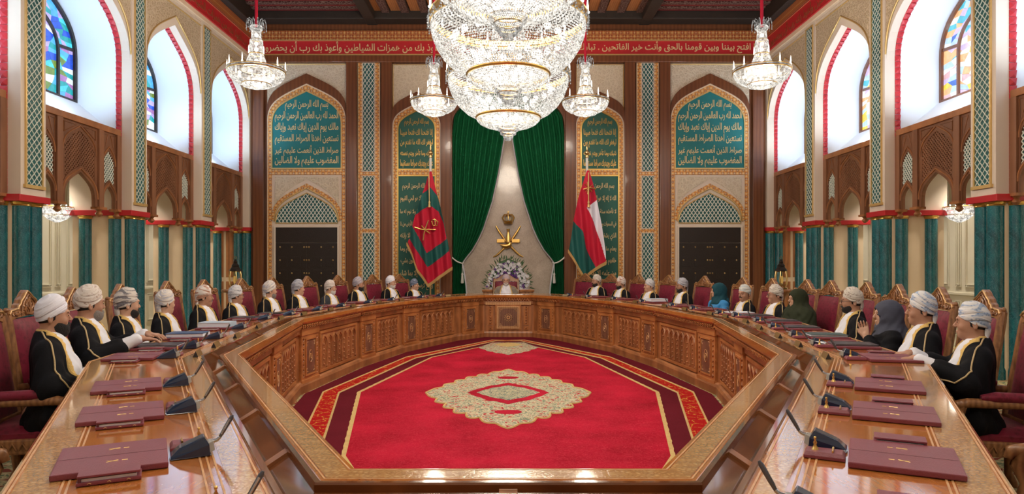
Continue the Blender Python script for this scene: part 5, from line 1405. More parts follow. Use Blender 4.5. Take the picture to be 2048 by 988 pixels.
def make_mic():
    t = thing('microphone_unit', '', 'microphone')
    # wedge-shaped console: navy flanks, dark screen, grey nose
    P = lambda x, y, z: (x, y, z)
    b = MB(); b.add([(-.085, -.055, 0), (.075, -.05, 0), (.075, .05, 0), (-.085, .055, 0), (-.085, -.045, .012), (.07, -.05, .05), (.07, .05, .05), (-.085, .045, .012), (-.05, -.032, .045), (.05, -.036, .085), (.05, .036, .085), (-.05, .032, .045)],
                    [(3, 2, 1, 0), (0, 1, 5, 4), (1, 2, 6, 5), (2, 3, 7, 6), (3, 0, 4, 7), (4, 5, 9, 8), (6, 7, 11, 10), (7, 4, 8, 11), (5, 6, 10, 9), (8, 9, 10, 11)])
    b.obj('console', 'navy', t, .003)
    s_ = MB(); s_.add([(-.042, -.027, .0493), (.044, -.030, .0837), (.044, .030, .0837), (-.042, .027, .0493), (-.042, -.027, .047), (.044, -.030, .081), (.044, .030, .081), (-.042, .027, .047)], [(0, 1, 2, 3), (4, 7, 6, 5), (0, 4, 5, 1), (1, 5, 6, 2), (2, 6, 7, 3), (3, 7, 4, 0)]); s_.obj('touch_screen', 'dark_plastic', t)
    MB().add([(-.086, -.05, .002), (-.086, .05, .002), (-.088, .044, .011), (-.088, -.044, .011), (-.07, -.05, .002), (-.07, .05, .002), (-.07, .044, .011), (-.07, -.044, .011)], [(0, 1, 2, 3), (4, 7, 6, 5), (0, 3, 7, 4), (1, 5, 6, 2), (0, 4, 5, 1), (3, 2, 6, 7)]).obj('blue_edge', 'navy_light', t)
    MB().add([(.072, -.045, .012), (.072, .045, .012), (.066, .04, .055), (.066, -.04, .055), (.095, -.03, .018), (.095, .03, .018), (.088, .024, .06), (.088, -.024, .06)], [(0, 1, 2, 3), (4, 7, 6, 5), (0, 4, 5, 1), (3, 2, 6, 7), (0, 3, 7, 4), (1, 5, 6, 2)]).obj('speaker_nose', 'grey_plastic', t, .003)
    MB().tube([(.08, 0, .05), (.105, 0, .056), (.118, 0, .068)], [.010, .009, .008], 8).obj('hinge', 'steel', t, smooth=1)
    MB().tube([(.116, 0, .066), (.135, -.0, .098), (.165, 0, .15), (.172, 0, .162)], [.007, .009, .010, .005], 8).obj('microphone_stem', 'stem_grey', t, smooth=1)
    MB().tube([(.122, -.008, .082), (.158, -.008, .146)], .0045, 6).obj('stem_highlight', 'steel', t, smooth=1)
    return t
def make_tent():
    t = thing('name_tent', '', 'name card')
    MB().prism([(-.022, 0), (.022, 0), (0, .05)], -.10, .10, lambda a, b, c: (a, c, b)).obj('card', 'brass', t)
    MB().prism([(-.022, .0), (.022, 0), (0, .05)], -.102, -.10, lambda a, b, c: (a, c, b)).obj('card_end', 'dark_plastic', t)
    MB().prism([(-.022, .0), (.022, 0), (0, .05)], .10, .102, lambda a, b, c: (a, c, b)).obj('card_end', 'dark_plastic', t)
    return t
def make_file(nm, cat, mat, h, edge='paper'):
    t = thing(nm, '', cat)
    MB().bb(-.15, .15, -.115, .115, 0, .003).obj('back_cover', mat, t)
    MB().bb(-.145, .148, -.11, .11, .003, h-.003).obj('pages', edge, t)
    MB().bb(-.15, .15, -.115, .115, h-.003, h).obj('front_cover', mat, t)
    MB().bb(-.153, -.15, -.115, .115, 0, h).obj('spine', mat, t)
    return t
PROTO = {}
ISC = {'mic': .74, 'tray': .82, 'box': .82, 'tent': .8}
def put_item(key, mk_, x, y, z, rz, label, group):
    if key not in PROTO:
        o = mk_(); PROTO[key] = o; o.scale = (ISC.get(key, 1.),)*3; o.location = (x, y, z); o.rotation_euler = (0, 0, rz); o['label'] = label; o['group'] = group; return o
    return dup(PROTO[key], (x, y, z), rz, label, group)
def place_setting(px, py, ang, who, tent=True, o_head=1.17):
    """ang in radians: direction toward the room centre; (px, py) = head position"""
    c, s_ = math.cos(ang), math.sin(ang)
    at = lambda f, l: (px+c*f-s_*l, py+s_*f+c*l)
    x, y = at(.475, 0); put_item('blotter', make_blotter, x, y, ZI, ang, 'burgundy leather desk blotter '+who, 'burgundy blotters on the table')
    x, y = at(.475, -.215); put_item('box', make_notebox, x, y, ZI, ang, 'slim burgundy note box '+who, 'burgundy note boxes on the table')
    x, y = at(.70, .07); put_item('tray', make_pentray, x, y, ZI, ang, 'burgundy pen tray with gilt ornament '+who, 'pen trays on the table')
    x, y = at(.70, -.05); put_item('mic', make_mic, x, y, ZI, ang, 'navy conference microphone console '+who, 'microphone consoles on the table')
    if tent:
        x, y = at(.87, .02); put_item('tent', make_tent, x, y, ZI, ang, 'folded brass name card '+who, 'name cards on the table')
# ------------------------------------------------------------------ who sits where
WHO = {'L1': 'the plain white turban, nearest on the left', 'L2': 'the taupe turban, second on the left', 'L3': 'the black-striped turban, third on the left', 'L4': 'the lilac-banded turban, fourth on the left',
 'L5': 'the rust-banded turban, fifth on the left', 'L6': 'the spectacled man, sixth on the left', 'L7': 'the plain ivory turban, seventh on the left', 'L8': 'the grey-wrapped turban, eighth on the left',
 'L9': 'the charcoal-grey cloak, ninth on the left', 'L10': 'the mauve turban, tenth on the left', 'L11': 'the white-bearded man, eleventh on the left', 'L12': 'the slate blue turban, far left end',
 'R1': 'the brown-white turban, far right end', 'R2': 'the rust-red turban, second from far right', 'R3': 'the plain white turban, third from far right', 'R4': 'the grey striped turban, fourth from far right',
 'R5': 'the bright blue jacket on the right', 'R6': 'the moustached man on the right', 'R7': 'the white floral turban on the right', 'R8': 'the dark green veil on the right', 'R9': 'the brown floral turban, fourth nearest right',
 'R10': 'the slate grey headscarf on the right', 'R11': 'the pale blue turban, second nearest right', 'R12': 'the blue-bordered turban, nearest on the right', 'C': 'the head of the table'}
for k, (x, y, a, top) in SEATS.items():
    ang = a*DEG
    bx, by = x-math.cos(ang)*.05, y-math.sin(ang)*.05
    if k != 'C': place_chair(bx-math.cos(ang)*.02, by-math.sin(ang)*.02, ang, 'red armchair with carved crest behind '+WHO[k])
    if k != 'C': place_setting(x, y, ang, 'before '+WHO[k])
hc = make_chair(True); hc.location = (-.05, 15.42, 0); hc.rotation_euler = (0, 0, 270*DEG); hc['label'] = 'broad red armchair with plain pointed crest at the head of the table'
for k, lb in (('E1', 'empty red damask armchair between the dark green veil and the spectacled man'), ('E2', 'empty red armchair at the far right end beside the flag'), ('E3', 'empty red armchair cut off at the lower left corner'), ('E4', 'empty red armchair cut off at the lower right corner')):
    x, y, a = EMPTY[k]; place_chair(x-math.cos(a*DEG)*.07, y-math.sin(a*DEG)*.07, a*DEG, lb)
place_setting(3.47, 7.45, 177*DEG, 'at the empty place beside the dark green veil')
# vacant places along the two near arms
d0 = (Vector(LOOP[1])-Vector(LOOP[0])).normalized(); n0 = Vector((-d0.y, d0.x))
for t_, nm in ((1.95, 'third nearest vacant place'), (1.22, 'second nearest vacant place'), (.47, 'nearest full vacant place'), (-.24, 'place cut off by picture bottom')):
    for sg in (-1, 1):
        p = Vector(LOOP[0])+d0*t_+n0*1.13
        ang = math.atan2(-n0.y, -n0.x)
        px, py = p.x, p.y
        if sg > 0: px, ang = -px, PI-ang
        place_setting(px, py, ang, 'at the '+nm+', '+('left' if sg < 0 else 'right'), tent=False)
# documents lying on blotters
def doc(k, nm, cat, mat, h, label, lift=.0195, f=.475, l=0, rot=0, edge='paper'):
    x, y, a = (SEATS[k][:3] if k in SEATS else EMPTY[k]); ang = a*DEG; c, s_ = math.cos(ang), math.sin(ang)
    put_item((nm, mat, h), lambda: make_file(nm, cat, mat, h, edge), x+c*f-s_*l, y+s_*f+c*l, ZI+lift, ang+rot, label, 'files on the table')
doc('L2', 'file_folder', 'folder', 'folder_black', .012, 'thin dark folder lying on the blotter before '+WHO['L2'])
doc('L3', 'ring_binder', 'binder', 'binder_blue', .032, 'navy blue binder before '+WHO['L3'])
doc('L4', 'lever_file', 'binder', 'paper_blue', .045, 'thick pale blue lever arch file before '+WHO['L4'], rot=PI)
doc('L5', 'tablet_case', 'tablet', 'folder_black', .010, 'dark tablet case before '+WHO['L5'])
doc('L6', 'tablet_case', 'tablet', 'folder_black', .010, 'dark tablet case before '+WHO['L6'])
doc('R4', 'lever_file', 'binder', 'paper_blue', .045, 'pale lever arch file before '+WHO['R4'])
doc('R7', 'paper_stack', 'papers', 'paper', .010, 'loose white papers before '+WHO['R7'])
doc('R8', 'tablet_case', 'tablet', 'folder_black', .010, 'dark tablet before '+WHO['R8'])
doc('E1', 'tablet_case', 'tablet', 'folder_black', .010, 'dark tablet at the empty place on the right')
doc('R9', 'tablet_case', 'tablet', 'folder_black', .010, 'dark tablet before '+WHO['R9'])
doc('R10', 'file_folder', 'folder', 'folder_green', .016, 'dark green folder before '+WHO['R10'])
doc('R11', 'tablet_case', 'tablet', 'folder_black', .010, 'dark grey tablet before '+WHO['R11'])
sd = thing('side_desk', 'small wooden side desk at the far right end beside the flag', 'desk', (1.98, 15.55, 0))
MB().bb(-.3, .3, -.2, .2, .92, .97).obj('desk_top', 'wood_table', sd, .01); MB().bb(-.27, .27, -.17, .17, .5, .92).obj('desk_body', 'wood_carved', sd, .008)
for x in (-.24, .24):
    for y in (-.14, .14): MB().bb(x-.025, x+.025, y-.025, y+.025, 0, .5).obj('leg', 'wood_carved', sd, .005)
# ------------------------------------------------------------------ people (implicit surfaces -> one continuous mesh)
def axis(a, b, coarse, fine, zones):
    out = [a]
    while out[-1] < b:
        x = out[-1]; st = coarse
        for z0, z1 in zones:
            if z0-1e-9 <= x < z1: st = fine
        for z0, z1 in zones:
            if x < z0 and x+st > z0+1e-6: st = max(z0-x, fine*.5)
        out.append(x+st)
    return np.array(out)
class SDF:
    def __init__(s, xs, ys, zs):
        s.ax = (xs, ys, zs); s.F = np.full((len(xs), len(ys), len(zs)), .5, np.float32); s.rot = None
        s.disp = None
    def _sub(s, lo, hi):
        sl = []
        for a, l, h in zip(s.ax, lo, hi):
            i = max(0, np.searchsorted(a, l)-2); j = min(len(a), np.searchsorted(a, h)+2); sl.append(slice(i, j))
        X = s.ax[0][sl[0]][:, None, None]; Y = s.ax[1][sl[1]][None, :, None]; Z = s.ax[2][sl[2]][None, None, :]
        return tuple(sl), X, Y, Z
    def _loc(s, X, Y, Z):
        if not s.rot: return X, Y, Z
        cx, c_, s_ = s.rot; dx = X-cx
        return cx+dx*c_+Y*s_, -dx*s_+Y*c_, Z
    def _bound(s, lo, hi):
        if s.rot:
            cx = s.rot[0]; r = max(math.hypot(x-cx, y) for x in (lo[0], hi[0]) for y in (lo[1], hi[1]))
            return (cx-r, -r, lo[2]), (cx+r, r, hi[2])
        return lo, hi
    def op(s, lo, hi, fn, k, mode='u', m=.06):
        lo = tuple(a-m-k for a in lo); hi = tuple(a+m+k for a in hi); lo, hi = s._bound(lo, hi)
        sl, X, Y, Z = s._sub(lo, hi); X, Y, Z = s._loc(X, Y, Z)
        d = fn(X, Y, Z).astype(np.float32); F = s.F[sl]
        if d.size == 0: return
        if mode == 'u':
            if k > 0:
                h = np.clip(.5+.5*(F-d)/k, 0, 1); s.F[sl] = F+(d-F)*h-k*h*(1-h)
            else: s.F[sl] = np.minimum(F, d)
        elif mode == 's':
            if k > 0:
                nd = -d; h = np.clip(.5-.5*(F-nd)/k, 0, 1); s.F[sl] = F+(nd-F)*h+k*h*(1-h)
            else: s.F[sl] = np.maximum(F, -d)
    def cap(s, a, b, r1, r2, k=.02, mode='u'):
        a = np.array(a, float); b = np.array(b, float); R = max(r1, r2); ba = b-a; L2 = float(ba@ba)+1e-12
        def fn(X, Y, Z):
            px, py, pz = X-a[0], Y-a[1], Z-a[2]
            t = np.clip((px*ba[0]+py*ba[1]+pz*ba[2])/L2, 0, 1)
            return np.sqrt((px-ba[0]*t)**2+(py-ba[1]*t)**2+(pz-ba[2]*t)**2)-(r1+(r2-r1)*t)
        s.op(tuple(np.minimum(a, b)-R), tuple(np.maximum(a, b)+R), fn, k, mode)
    def ell(s, c, r, k=.02, mode='u', pitch=0):
        cp, sp = math.cos(pitch), math.sin(pitch); mr = max(r) if pitch else None
        rr = tuple([mr]*3) if pitch else r
        def fn(X, Y, Z):
            x, y, z = X-c[0], Y-c[1], Z-c[2]
            if pitch: x, z = x*cp+z*sp, -x*sp+z*cp
            k0 = np.sqrt((x/r[0])**2+(y/r[1])**2+(z/r[2])**2); k1 = np.sqrt((x/r[0]**2)**2+(y/r[1]**2)**2+(z/r[2]**2)**2)+1e-9
            return k0*(k0-1)/k1
        s.op(tuple(c[i]-rr[i] for i in range(3)), tuple(c[i]+rr[i] for i in range(3)), fn, k, mode)
    def full(s):
        return s.ax[0][:, None, None], s.ax[1][None, :, None], s.ax[2][None, None, :]
    def mesh(s, name, mats, sm=0):
        V, Q = surface_nets(s.F, *s.ax)
        for _ in range(sm): V = laplace(V, Q)
        me = bpy.data.meshes.new(name); me.from_pydata(V.tolist(), [], Q.tolist())
        for m in mats: me.materials.append(M[m])
        me.shade_smooth(); return me
def laplace(V, Q):
    acc = np.zeros_like(V); n = np.zeros(len(V))
    for a, b in ((0, 1), (1, 2), (2, 3), (3, 0)):
        for i, j in ((Q[:, a], Q[:, b]), (Q[:, b], Q[:, a])):
            for d in range(3): acc[:, d] += np.bincount(i, V[j, d], len(V))
            n += np.bincount(i, None, len(V))
    return V*.4+.6*acc/n[:, None]
def surface_nets(F, xs, ys, zs):
    ins = F < 0; nx, ny, nz = F.shape
    cnt = np.zeros((nx-1, ny-1, nz-1), np.int8)
    for i in (0, 1):
        for j in (0, 1):
            for k in (0, 1): cnt += ins[i:nx-1+i, j:ny-1+j, k:nz-1+k]
    act = np.argwhere((cnt > 0) & (cnt < 8)); ci, cj, ck = act.T
    acc = np.zeros((len(act), 3)); num = np.zeros(len(act))
    for ax in range(3):
        for u in (0, 1):
            for v in (0, 1):
                o0 = [0, 0, 0]; o0[(ax+1) % 3] = u; o0[(ax+2) % 3] = v; o1 = list(o0); o1[ax] = 1
                f0 = F[ci+o0[0], cj+o0[1], ck+o0[2]]; f1 = F[ci+o1[0], cj+o1[1], ck+o1[2]]
                m = (f0 < 0) != (f1 < 0); t = np.where(m, f0/(f0-f1+1e-12*(f0 == f1)), 0)
                p = [xs[ci+o0[0]], ys[cj+o0[1]], zs[ck+o0[2]]]; q = [xs[ci+o1[0]], ys[cj+o1[1]], zs[ck+o1[2]]]
                for d in range(3): acc[:, d] += np.where(m, p[d]+(q[d]-p[d])*t, 0)
                num += m
    V = acc/num[:, None]
    idx = -np.ones(cnt.shape, np.int64); idx[ci, cj, ck] = np.arange(len(act))
    quads = []
    for ax in range(3):
        a0 = [slice(None)]*3; a1 = [slice(None)]*3; a0[ax] = slice(0, -1); a1[ax] = slice(1, None)
        m = ins[tuple(a0)] != ins[tuple(a1)]; e = np.argwhere(m)
        b, c = (ax+1) % 3, (ax+2) % 3; n = F.shape
        ok = (e[:, b] > 0) & (e[:, b] < n[b]-1) & (e[:, c] > 0) & (e[:, c] < n[c]-1); e = e[ok]
        sgn = ins[e[:, 0], e[:, 1], e[:, 2]]
        def cell(db, dc):
            g = e.copy(); g[:, b] += db; g[:, c] += dc; return idx[g[:, 0], g[:, 1], g[:, 2]]
        A, Bq, Cq, Dq = cell(-1, -1), cell(0, -1), cell(0, 0), cell(-1, 0)
        q = np.stack([A, Bq, Cq, Dq], 1); q[~sgn] = q[~sgn][:, ::-1]; quads.append(q)
    return V, np.concatenate(quads)
NX = .015                                     # neck axis (head turns about it)
_la = {1: ((.03, .18, .955), (.06, .275, .73), (.23, .10, .675)), -1: ((.03, -.18, .955), (.06, -.275, .73), (.23, -.10, .675))}
POSE = {'lap': _la, 'table': {1: ((.03, .18, .955), (.12, .27, .79), (.37, .17, .925)), -1: ((.03, -.18, .955), (.12, -.27, .79), (.37, -.17, .925))},
        'chest': {1: _la[1], -1: ((.03, -.18, .955), (.10, -.26, .74), (.23, -.10, .955))}}
def make_body(pose, yaw, skin, name='body'):
    fz = [(1.035, 1.30)]; fx = [(-.09, .20)]; fy = [(-.13, .13)]
    if pose == 'table': fz = [(.885, .965)]+fz; fx = [(-.09, .20), (.34, .53)]; fy = [(-.23, .23)]
    if pose == 'chest': fz = [(.93, 1.30)]; fx = [(-.09, .34)]; fy = [(-.2, .13)]
    S = SDF(axis(-.22, .70, .016, .0055, fx), axis(-.36, .36, .016, .0055, fy), axis(-.02, 1.31, .016, .0055, fz))
    S.ell((.03, 0, .78), (.095, .145, .25)); S.ell((.03, 0, .92), (.09, .15, .12), .04); S.ell((.03, 0, .64), (.12, .15, .14), .04); S.ell((0, 0, .53), (.13, .16, .09), .03)
    S.cap((.0, 0, .98), (.02, 0, 1.10), .060, .052, .03)
    for sy in (-1, 1):
        S.cap((.02, sy*.05, 1.0), (.025, sy*.16, .955), .05, .05, .04)
        sh, el, wr = POSE[pose][sy]
        S.cap(sh, el, .052, .040, .02); S.cap(el, wr, .040, .026, .012)
        # hand
        sh, el, wr = (Vector(q) for q in (sh, el, wr)); d = (wr-el).normalized()
        if pose == 'table': d = Vector((.92, -sy*.34, -.10)).normalized()
        up = Vector((0, 0, 1)); side = up.cross(d).normalized(); nrm = d.cross(side)
        if pose == 'chest' and sy < 0: d = Vector((.15, .25, .95)).normalized(); side = Vector((.9, .3, -.2)).normalized(); nrm = d.cross(side)
        pc = wr+d*.045
        S.cap(tuple(wr), tuple(wr+d*.03), .026, .026, .012)
        for q in (-.028, -.010, .010, .028): S.cap(tuple(wr+d*.02+side*q*.7), tuple(wr+d*.085+side*q), .0135, .0125, .010)
        lens = {-.030: .052, -.010: .066, .011: .070, .031: .060}
        for q, ln in lens.items():
            b0 = wr+d*.088+side*q; b1 = b0+d*ln*.5+nrm*-.004+side*q*.12; b2 = b1+d*ln*.45-nrm*.018
            S.cap(tuple(b0), tuple(b1), .0092, .0085, .004); S.cap(tuple(b1), tuple(b2), .0085, .0072, .004)
        th0 = wr+d*.03-side*sy*-.030; tsgn = -sy
        t0 = wr+d*.025+side*tsgn*.026; t1 = t0+d*.035+side*tsgn*.022-nrm*.006; t2 = t1+d*.030+side*tsgn*.004
        S.cap(tuple(t0), tuple(t1), .0125, .0105, .008); S.cap(tuple(t1), tuple(t2), .0100, .0082, .004)
        S.cap((.02, sy*.09, .53), (.43, sy*.12, .535), .085, .06, .03); S.cap((.43, sy*.12, .535), (.45, sy*.12, .10), .058, .038, .02); S.cap((.44, sy*.12, .045), (.60, sy*.13, .035), .045, .035, .02)
    # head
    S.rot = (NX, math.cos(yaw), math.sin(yaw))
    S.ell((.036, 0, 1.183), (.087, .071, .094), .02); S.ell((.060, 0, 1.122), (.064, .0545, .074), .03); S.ell((.100, 0, 1.076), (.026, .026, .024), .025)
    S.cap((.116, -.03, 1.188), (.116, .03, 1.188), .014, .014, .018)                         # brow
    S.cap((.121, 0, 1.178), (.146, 0, 1.140), .0075, .0095, .009); S.ell((.138, 0, 1.135), (.011, .0145, .008), .006)   # nose
    for sy in (-1, 1):
        S.ell((.128, sy*.032, 1.166), (.017, .017, .011), .012, 's')                          # eye socket
        S.ell((.108, sy*.030, 1.165), (.0145, .0145, .0145), .003)                            # eyeball with lids
        S.ell((.088, sy*.043, 1.134), (.018, .014, .018), .02)                                # cheek
        S.ell((.010, sy*.074, 1.150), (.016, .008, .028), .006); S.ell((.014, sy*.081, 1.152), (.008, .0055, .016), .004, 's')   # ear
    S.cap((.128, -.014, 1.103), (.128, .014, 1.103), .006, .006, .006); S.cap((.126, -.012, 1.092), (.126, .012, 1.092), .0065, .0065, .006)
    S.ell((.136, 0, 1.0975), (.008, .022, .0016), .002, 's')
    S.rot = None
    return S.mesh(name, [skin])
def cloth_base(S, pose, infl, sleeves, k=.05):
    S.ell((.045, 0, .80), (.108+infl, .160+infl, .27), k); S.ell((.035, 0, .92), (.098+infl, .155+infl, .10+infl*.5), k)
    for sy in (-1, 1): S.cap((.015, sy*.03, 1.012), (.025, sy*.15, .945), .048+infl*.6, .05+infl*.6, .04)
    S.ell((.075, 0, .60), (.145+infl, .19+infl, .16+infl), k); S.ell((.095, 0, .75), (.125+infl, .160+infl, .18), k)
def make_robe(pose):
    S = SDF(axis(-.25, .56, .016, .008, [(.03, .2)]), axis(-.38, .38, .016, .008, [(-.14, .14)]), axis(.30, 1.10, .016, .008, [(.86, 1.08)]))
    cloth_base(S, pose, -.006, False)
    S.cap((.008, 0, .99), (.018, 0, 1.050), .056, .0575, .012)
    for sy in (-1, 1):
        sh, el, wr = POSE[pose][sy]; w2 = tuple(e+(q-e)*.97 for e, q in zip(el, wr))
        S.cap(sh, el, .062, .056, .02); S.cap(el, w2, .052, .043, .012)
        S.cap((.02, sy*.10, .53), (.42, sy*.12, .53), .105, .085, .03)
    X, Y, Z = S.full()
    S.F = (S.F+.0035*np.sin(Z*55+Y*40)*np.clip((Z-.6)*3, 0, 1)+.002*np.sin(Y*120+Z*30)).astype(np.float32)
    return S.mesh('robe', ['white_cloth'])
def open_w(Z): return np.interp(Z, [.50, .62, .75, .90, 1.02, 1.12], [.04, .088, .124, .124, .084, .064])
def make_cloak(pose):
    S = SDF(axis(-.27, .60, .016, .009, [(-.1, .3)]), axis(-.42, .42, .0095, .0095, []), axis(.06, 1.10, .018, .0095, [(.55, 1.1)]))
    cloth_base(S, pose, .016, True); S.cap((.005, 0, .99), (.008, 0, 1.028), .082, .076, .04)
    for sy in (-1, 1):
        sh, el, wr = POSE[pose][sy]; f = .55 if pose == 'table' else .9
        w2 = tuple(e+(q-e)*f for e, q in zip(el, wr))
        S.cap(sh, el, .062, .082, .05); S.cap(el, w2, .080, .068 if pose == 'table' else .08, .03)
        S.cap((.045, sy*.18, .92), (.06, sy*.24, .55), .055, .085, .06)
        S.cap((.02, sy*.13, .50), (.40, sy*.15, .52), .135, .115, .05); S.cap((.40, sy*.15, .50), (.44, sy*.15, .12), .115, .12, .04)
    X, Y, Z = S.full(); a = np.abs(Y)
    th = np.arctan2(Y, X-.0)
    fold = .0060*np.sin(a*62-Z*16+X*30+np.sin(Z*9+X*8)*1.2)*np.clip((1.02-Z)*5, 0, 1)+.0025*np.sin(a*110+X*70-Z*14)*np.clip((1.0-Z)*5, 0, 1)
    base = S.F+fold
    w_ = open_w(Z)
    cut = np.maximum(a-w_, .02-X)+0*Z                # negative inside the opening
    neck = np.sqrt((X-.02)**2+Y**2)-(.062+0*Z); neck = np.where(Z > .98, neck, 1.)
    cut = np.minimum(cut, neck)
    S.F = np.maximum(base, -cut).astype(np.float32)
    me = S.mesh('cloak', ['black_cloth'], 1)
    # gold trim along the front opening and round the neck
    band = np.abs(a-w_-.010)-.0125
    band = np.maximum(band, .012-X); band = np.maximum(band, .60-Z)
    nb = np.maximum(np.sqrt((X-.02)**2+Y**2)-.075, 1.0-Z)
    nb = np.where(X < .03, nb, 1.)
    S.F = np.maximum(np.maximum(base-.0055, -(cut-.0)), np.minimum(band, nb)).astype(np.float32)
    tr = S.mesh('gold_border', ['gold_trim'], 2)
    # shoulder piping following the cloak surface
    def val(p):
        i = [np.clip(np.searchsorted(ax, q)-1, 0, len(ax)-2) for ax, q in zip(S.ax, p)]
        f = [(q-ax[j])/(ax[j+1]-ax[j]) for ax, q, j in zip(S.ax, p, i)]
        v = 0
        for a_ in (0, 1):
            for b_ in (0, 1):
                for c_ in (0, 1): v += base[i[0]+a_, i[1]+b_, i[2]+c_]*(f[0] if a_ else 1-f[0])*(f[1] if b_ else 1-f[1])*(f[2] if c_ else 1-f[2])
        return float(v)
    def proj(p):
        p = np.array(p, float)
        for _ in range(8):
            v = val(p); e = .012
            g_ = np.array([val(p+np.eye(3)[d]*e)-val(p-np.eye(3)[d]*e) for d in range(3)]); n_ = np.linalg.norm(g_)
            if n_ < 1e-6: break
            p = p-g_/n_*np.clip(v, -.03, .03)
        return tuple(p+g_/(n_+1e-9)*.003)
    pm = MB()
    for sy in (-1, 1):
        raw = [(-.01, .075, 1.07), (.0, .12, 1.07), (.03, .17, 1.05), (.06, .22, 1.0), (.085, .27, .93), (.10, .30, .86), (.12, .31, .79), (.15, .28, .73), (.19, .22, .70), (.22, .15, .67)]
        if pose == 'table': raw = raw[:6]+[(.13, .33, .84), (.19, .33, .80), (.25, .27, .82), (.27, .22, .83)]
        P = []
        for q0, q1 in zip(raw, raw[1:]):
            for k in range(3): P.append(proj(tuple((a_+(b_-a_)*k/3)*(sy if d == 1 else 1) for d, (a_, b_) in enumerate(zip(q0, q1)))))
        pm.tube(P, .0055, 6)
    return me, tr, pm.mesh('cloak_piping', 'beige_trim', smooth=3)
def make_beard(size):
    S = SDF(axis(-.05, .18, .006, .006, []), axis(-.1, .1, .006, .006, []), axis(1.0, 1.2, .006, .006, []))
    g_ = size
    S.ell((.060, 0, 1.122), (.0700, .0605, .080), .015); S.ell((.102, 0, 1.080-g_*.5), (.030+g_*.25, .034+g_*.25, .030+g_*.8), .03); S.ell((.062, 0, 1.098-g_*.3), (.055+g_*.2, .054+g_*.1, .046+g_*.4), .02)
    X, Y, Z = S.full()
    keep = np.maximum(Z-(1.106+np.clip(.105-X, 0, .1)*.62), .018-X-np.clip(1.12-Z, 0, 1)*.1)      # lower face, in front of the ears
    mouth = np.sqrt(((X-.135)/.03)**2+(Y/.02)**2+((Z-1.098)/.010)**2)-1
    F = np.maximum(S.F, keep); F = np.maximum(F, -mouth*.01)
    mo = np.sqrt(((X-.128)/.014)**2+(Y/.030)**2+((Z-1.115+np.abs(Y)*.35)/.0065)**2)-1
    F = np.minimum(F, mo*.006); S.F = (F+.0022*np.sin(X*420+Z*260)*np.sin(Y*390+Z*200)).astype(np.float32)
    return S.mesh('beard', ['beard_black'])
def make_moustache():
    m_ = MB(); m_.tube([(.118, -.034, 1.106), (.130, -.016, 1.116), (.1345, 0, 1.119), (.130, .016, 1.116), (.118, .034, 1.106)], [.002, .006, .007, .006, .002], 6); return m_.mesh('moustache', 'beard_black', smooth=3)
def make_eyes():
    m_ = MB(); b_ = MB()
    for sy in (-1, 1):
        m_.ball((.1175, sy*.030, 1.1655), (.0085, .0115, .0052), 8, 6)
        b_.tube([(.122, sy*.013, 1.187), (.127, sy*.028, 1.194), (.114, sy*.050, 1.186)], [.003, .0042, .002], 6)
    b_.v += []; e = m_.mesh('eyes', 'eye_dark', smooth=3); b = b_.mesh('eyebrows', 'beard_black', smooth=3)
    return e, b
def make_hair():
    S = SDF(axis(-.1, .12, .007, .007, []), axis(-.1, .1, .007, .007, []), axis(1.06, 1.3, .007, .007, []))
    S.ell((.032, 0, 1.183), (.0885, .0735, .096), .02); X, Y, Z = S.full()
    S.F = np.maximum(np.maximum(S.F, X-(.045+0*Z)), 1.115-Z+np.clip(X, 0, .1)*.6).astype(np.float32)
    return S.mesh('hair', ['beard_black'])
def make_turban(seed, tall=0., tail=True):
    rnd = random.Random(seed); ph = rnd.uniform(0, 6); w1 = rnd.uniform(2.2, 3.2); tw = rnd.choice((-1, 1))
    prof = [(0, 1.05), (.06, 1.09), (.2, 1.12), (.4, 1.11), (.58, 1.04), (.74, .90), (.88, .60), (.96, .32), (1, .02)]
    def f(u, v):
        a = 2*PI*u; r = np.interp(v, [p[0] for p in prof], [p[1] for p in prof])
        q = w1*v+.62*tw*math.sin(a+ph)+.18*math.sin(2*a+ph*2)
        wrap = 2*abs(math.sin(PI*q))**.55-1.1
        fine = 2*abs(math.sin(PI*(3.3*q+.5*math.sin(a*2+ph))))**.6-1
        e = (1-v)**.35
        r *= 1+.050*wrap*e+.014*fine*e
        zz = (.0+.145*(v if v < .96 else v))+.012*wrap*e*math.cos(a-.4)
        x = .084*r*math.cos(a); y = .0745*r*math.sin(a)
        pt = .36                                       # front edge higher than the nape
        z = zz*(1+tall)
        x, z = x*math.cos(pt)-z*math.sin(pt)*.55, z*math.cos(pt)*1.0+x*math.sin(pt)
        return (.036+x, y, 1.172+z)
    m_ = MB(); m_.grid(f, 96, 56, True, False)
    if tail:
        def g(u, v):
            a = PI+(u-.5)*1.5; r = 1.02+.05*math.sin(v*9+u*7); x = .088*r*math.cos(a)*(1-.1*v)-.004; y = .06*r*math.sin(a)*(1-.2*v)
            return (.03+x, y+.01*math.sin(v*5), 1.17-.125*v+.012*math.sin(u*PI))
        m_.grid(g, 14, 10)
    me = m_.mesh('turban', 'turban_white', smooth=3, fix=False)
    uvv = []
    for i in range(len(m_.v)):
        if i < 96*56:
            u, v = (i % 96)/96, (i//96)/55; a = 2*PI*u; uvv.append((u*6, w1*v+.62*tw*math.sin(a+ph)+.18*math.sin(2*a+ph*2)))
        else: uvv.append((m_.v[i][1]*10, m_.v[i][2]*8))
    ul = me.uv_layers.new(name='UVMap'); vi = np.empty(len(me.loops), np.int32); me.loops.foreach_get('vertex_index', vi)
    ul.data.foreach_set('uv', np.array(uvv)[vi].ravel()); return me
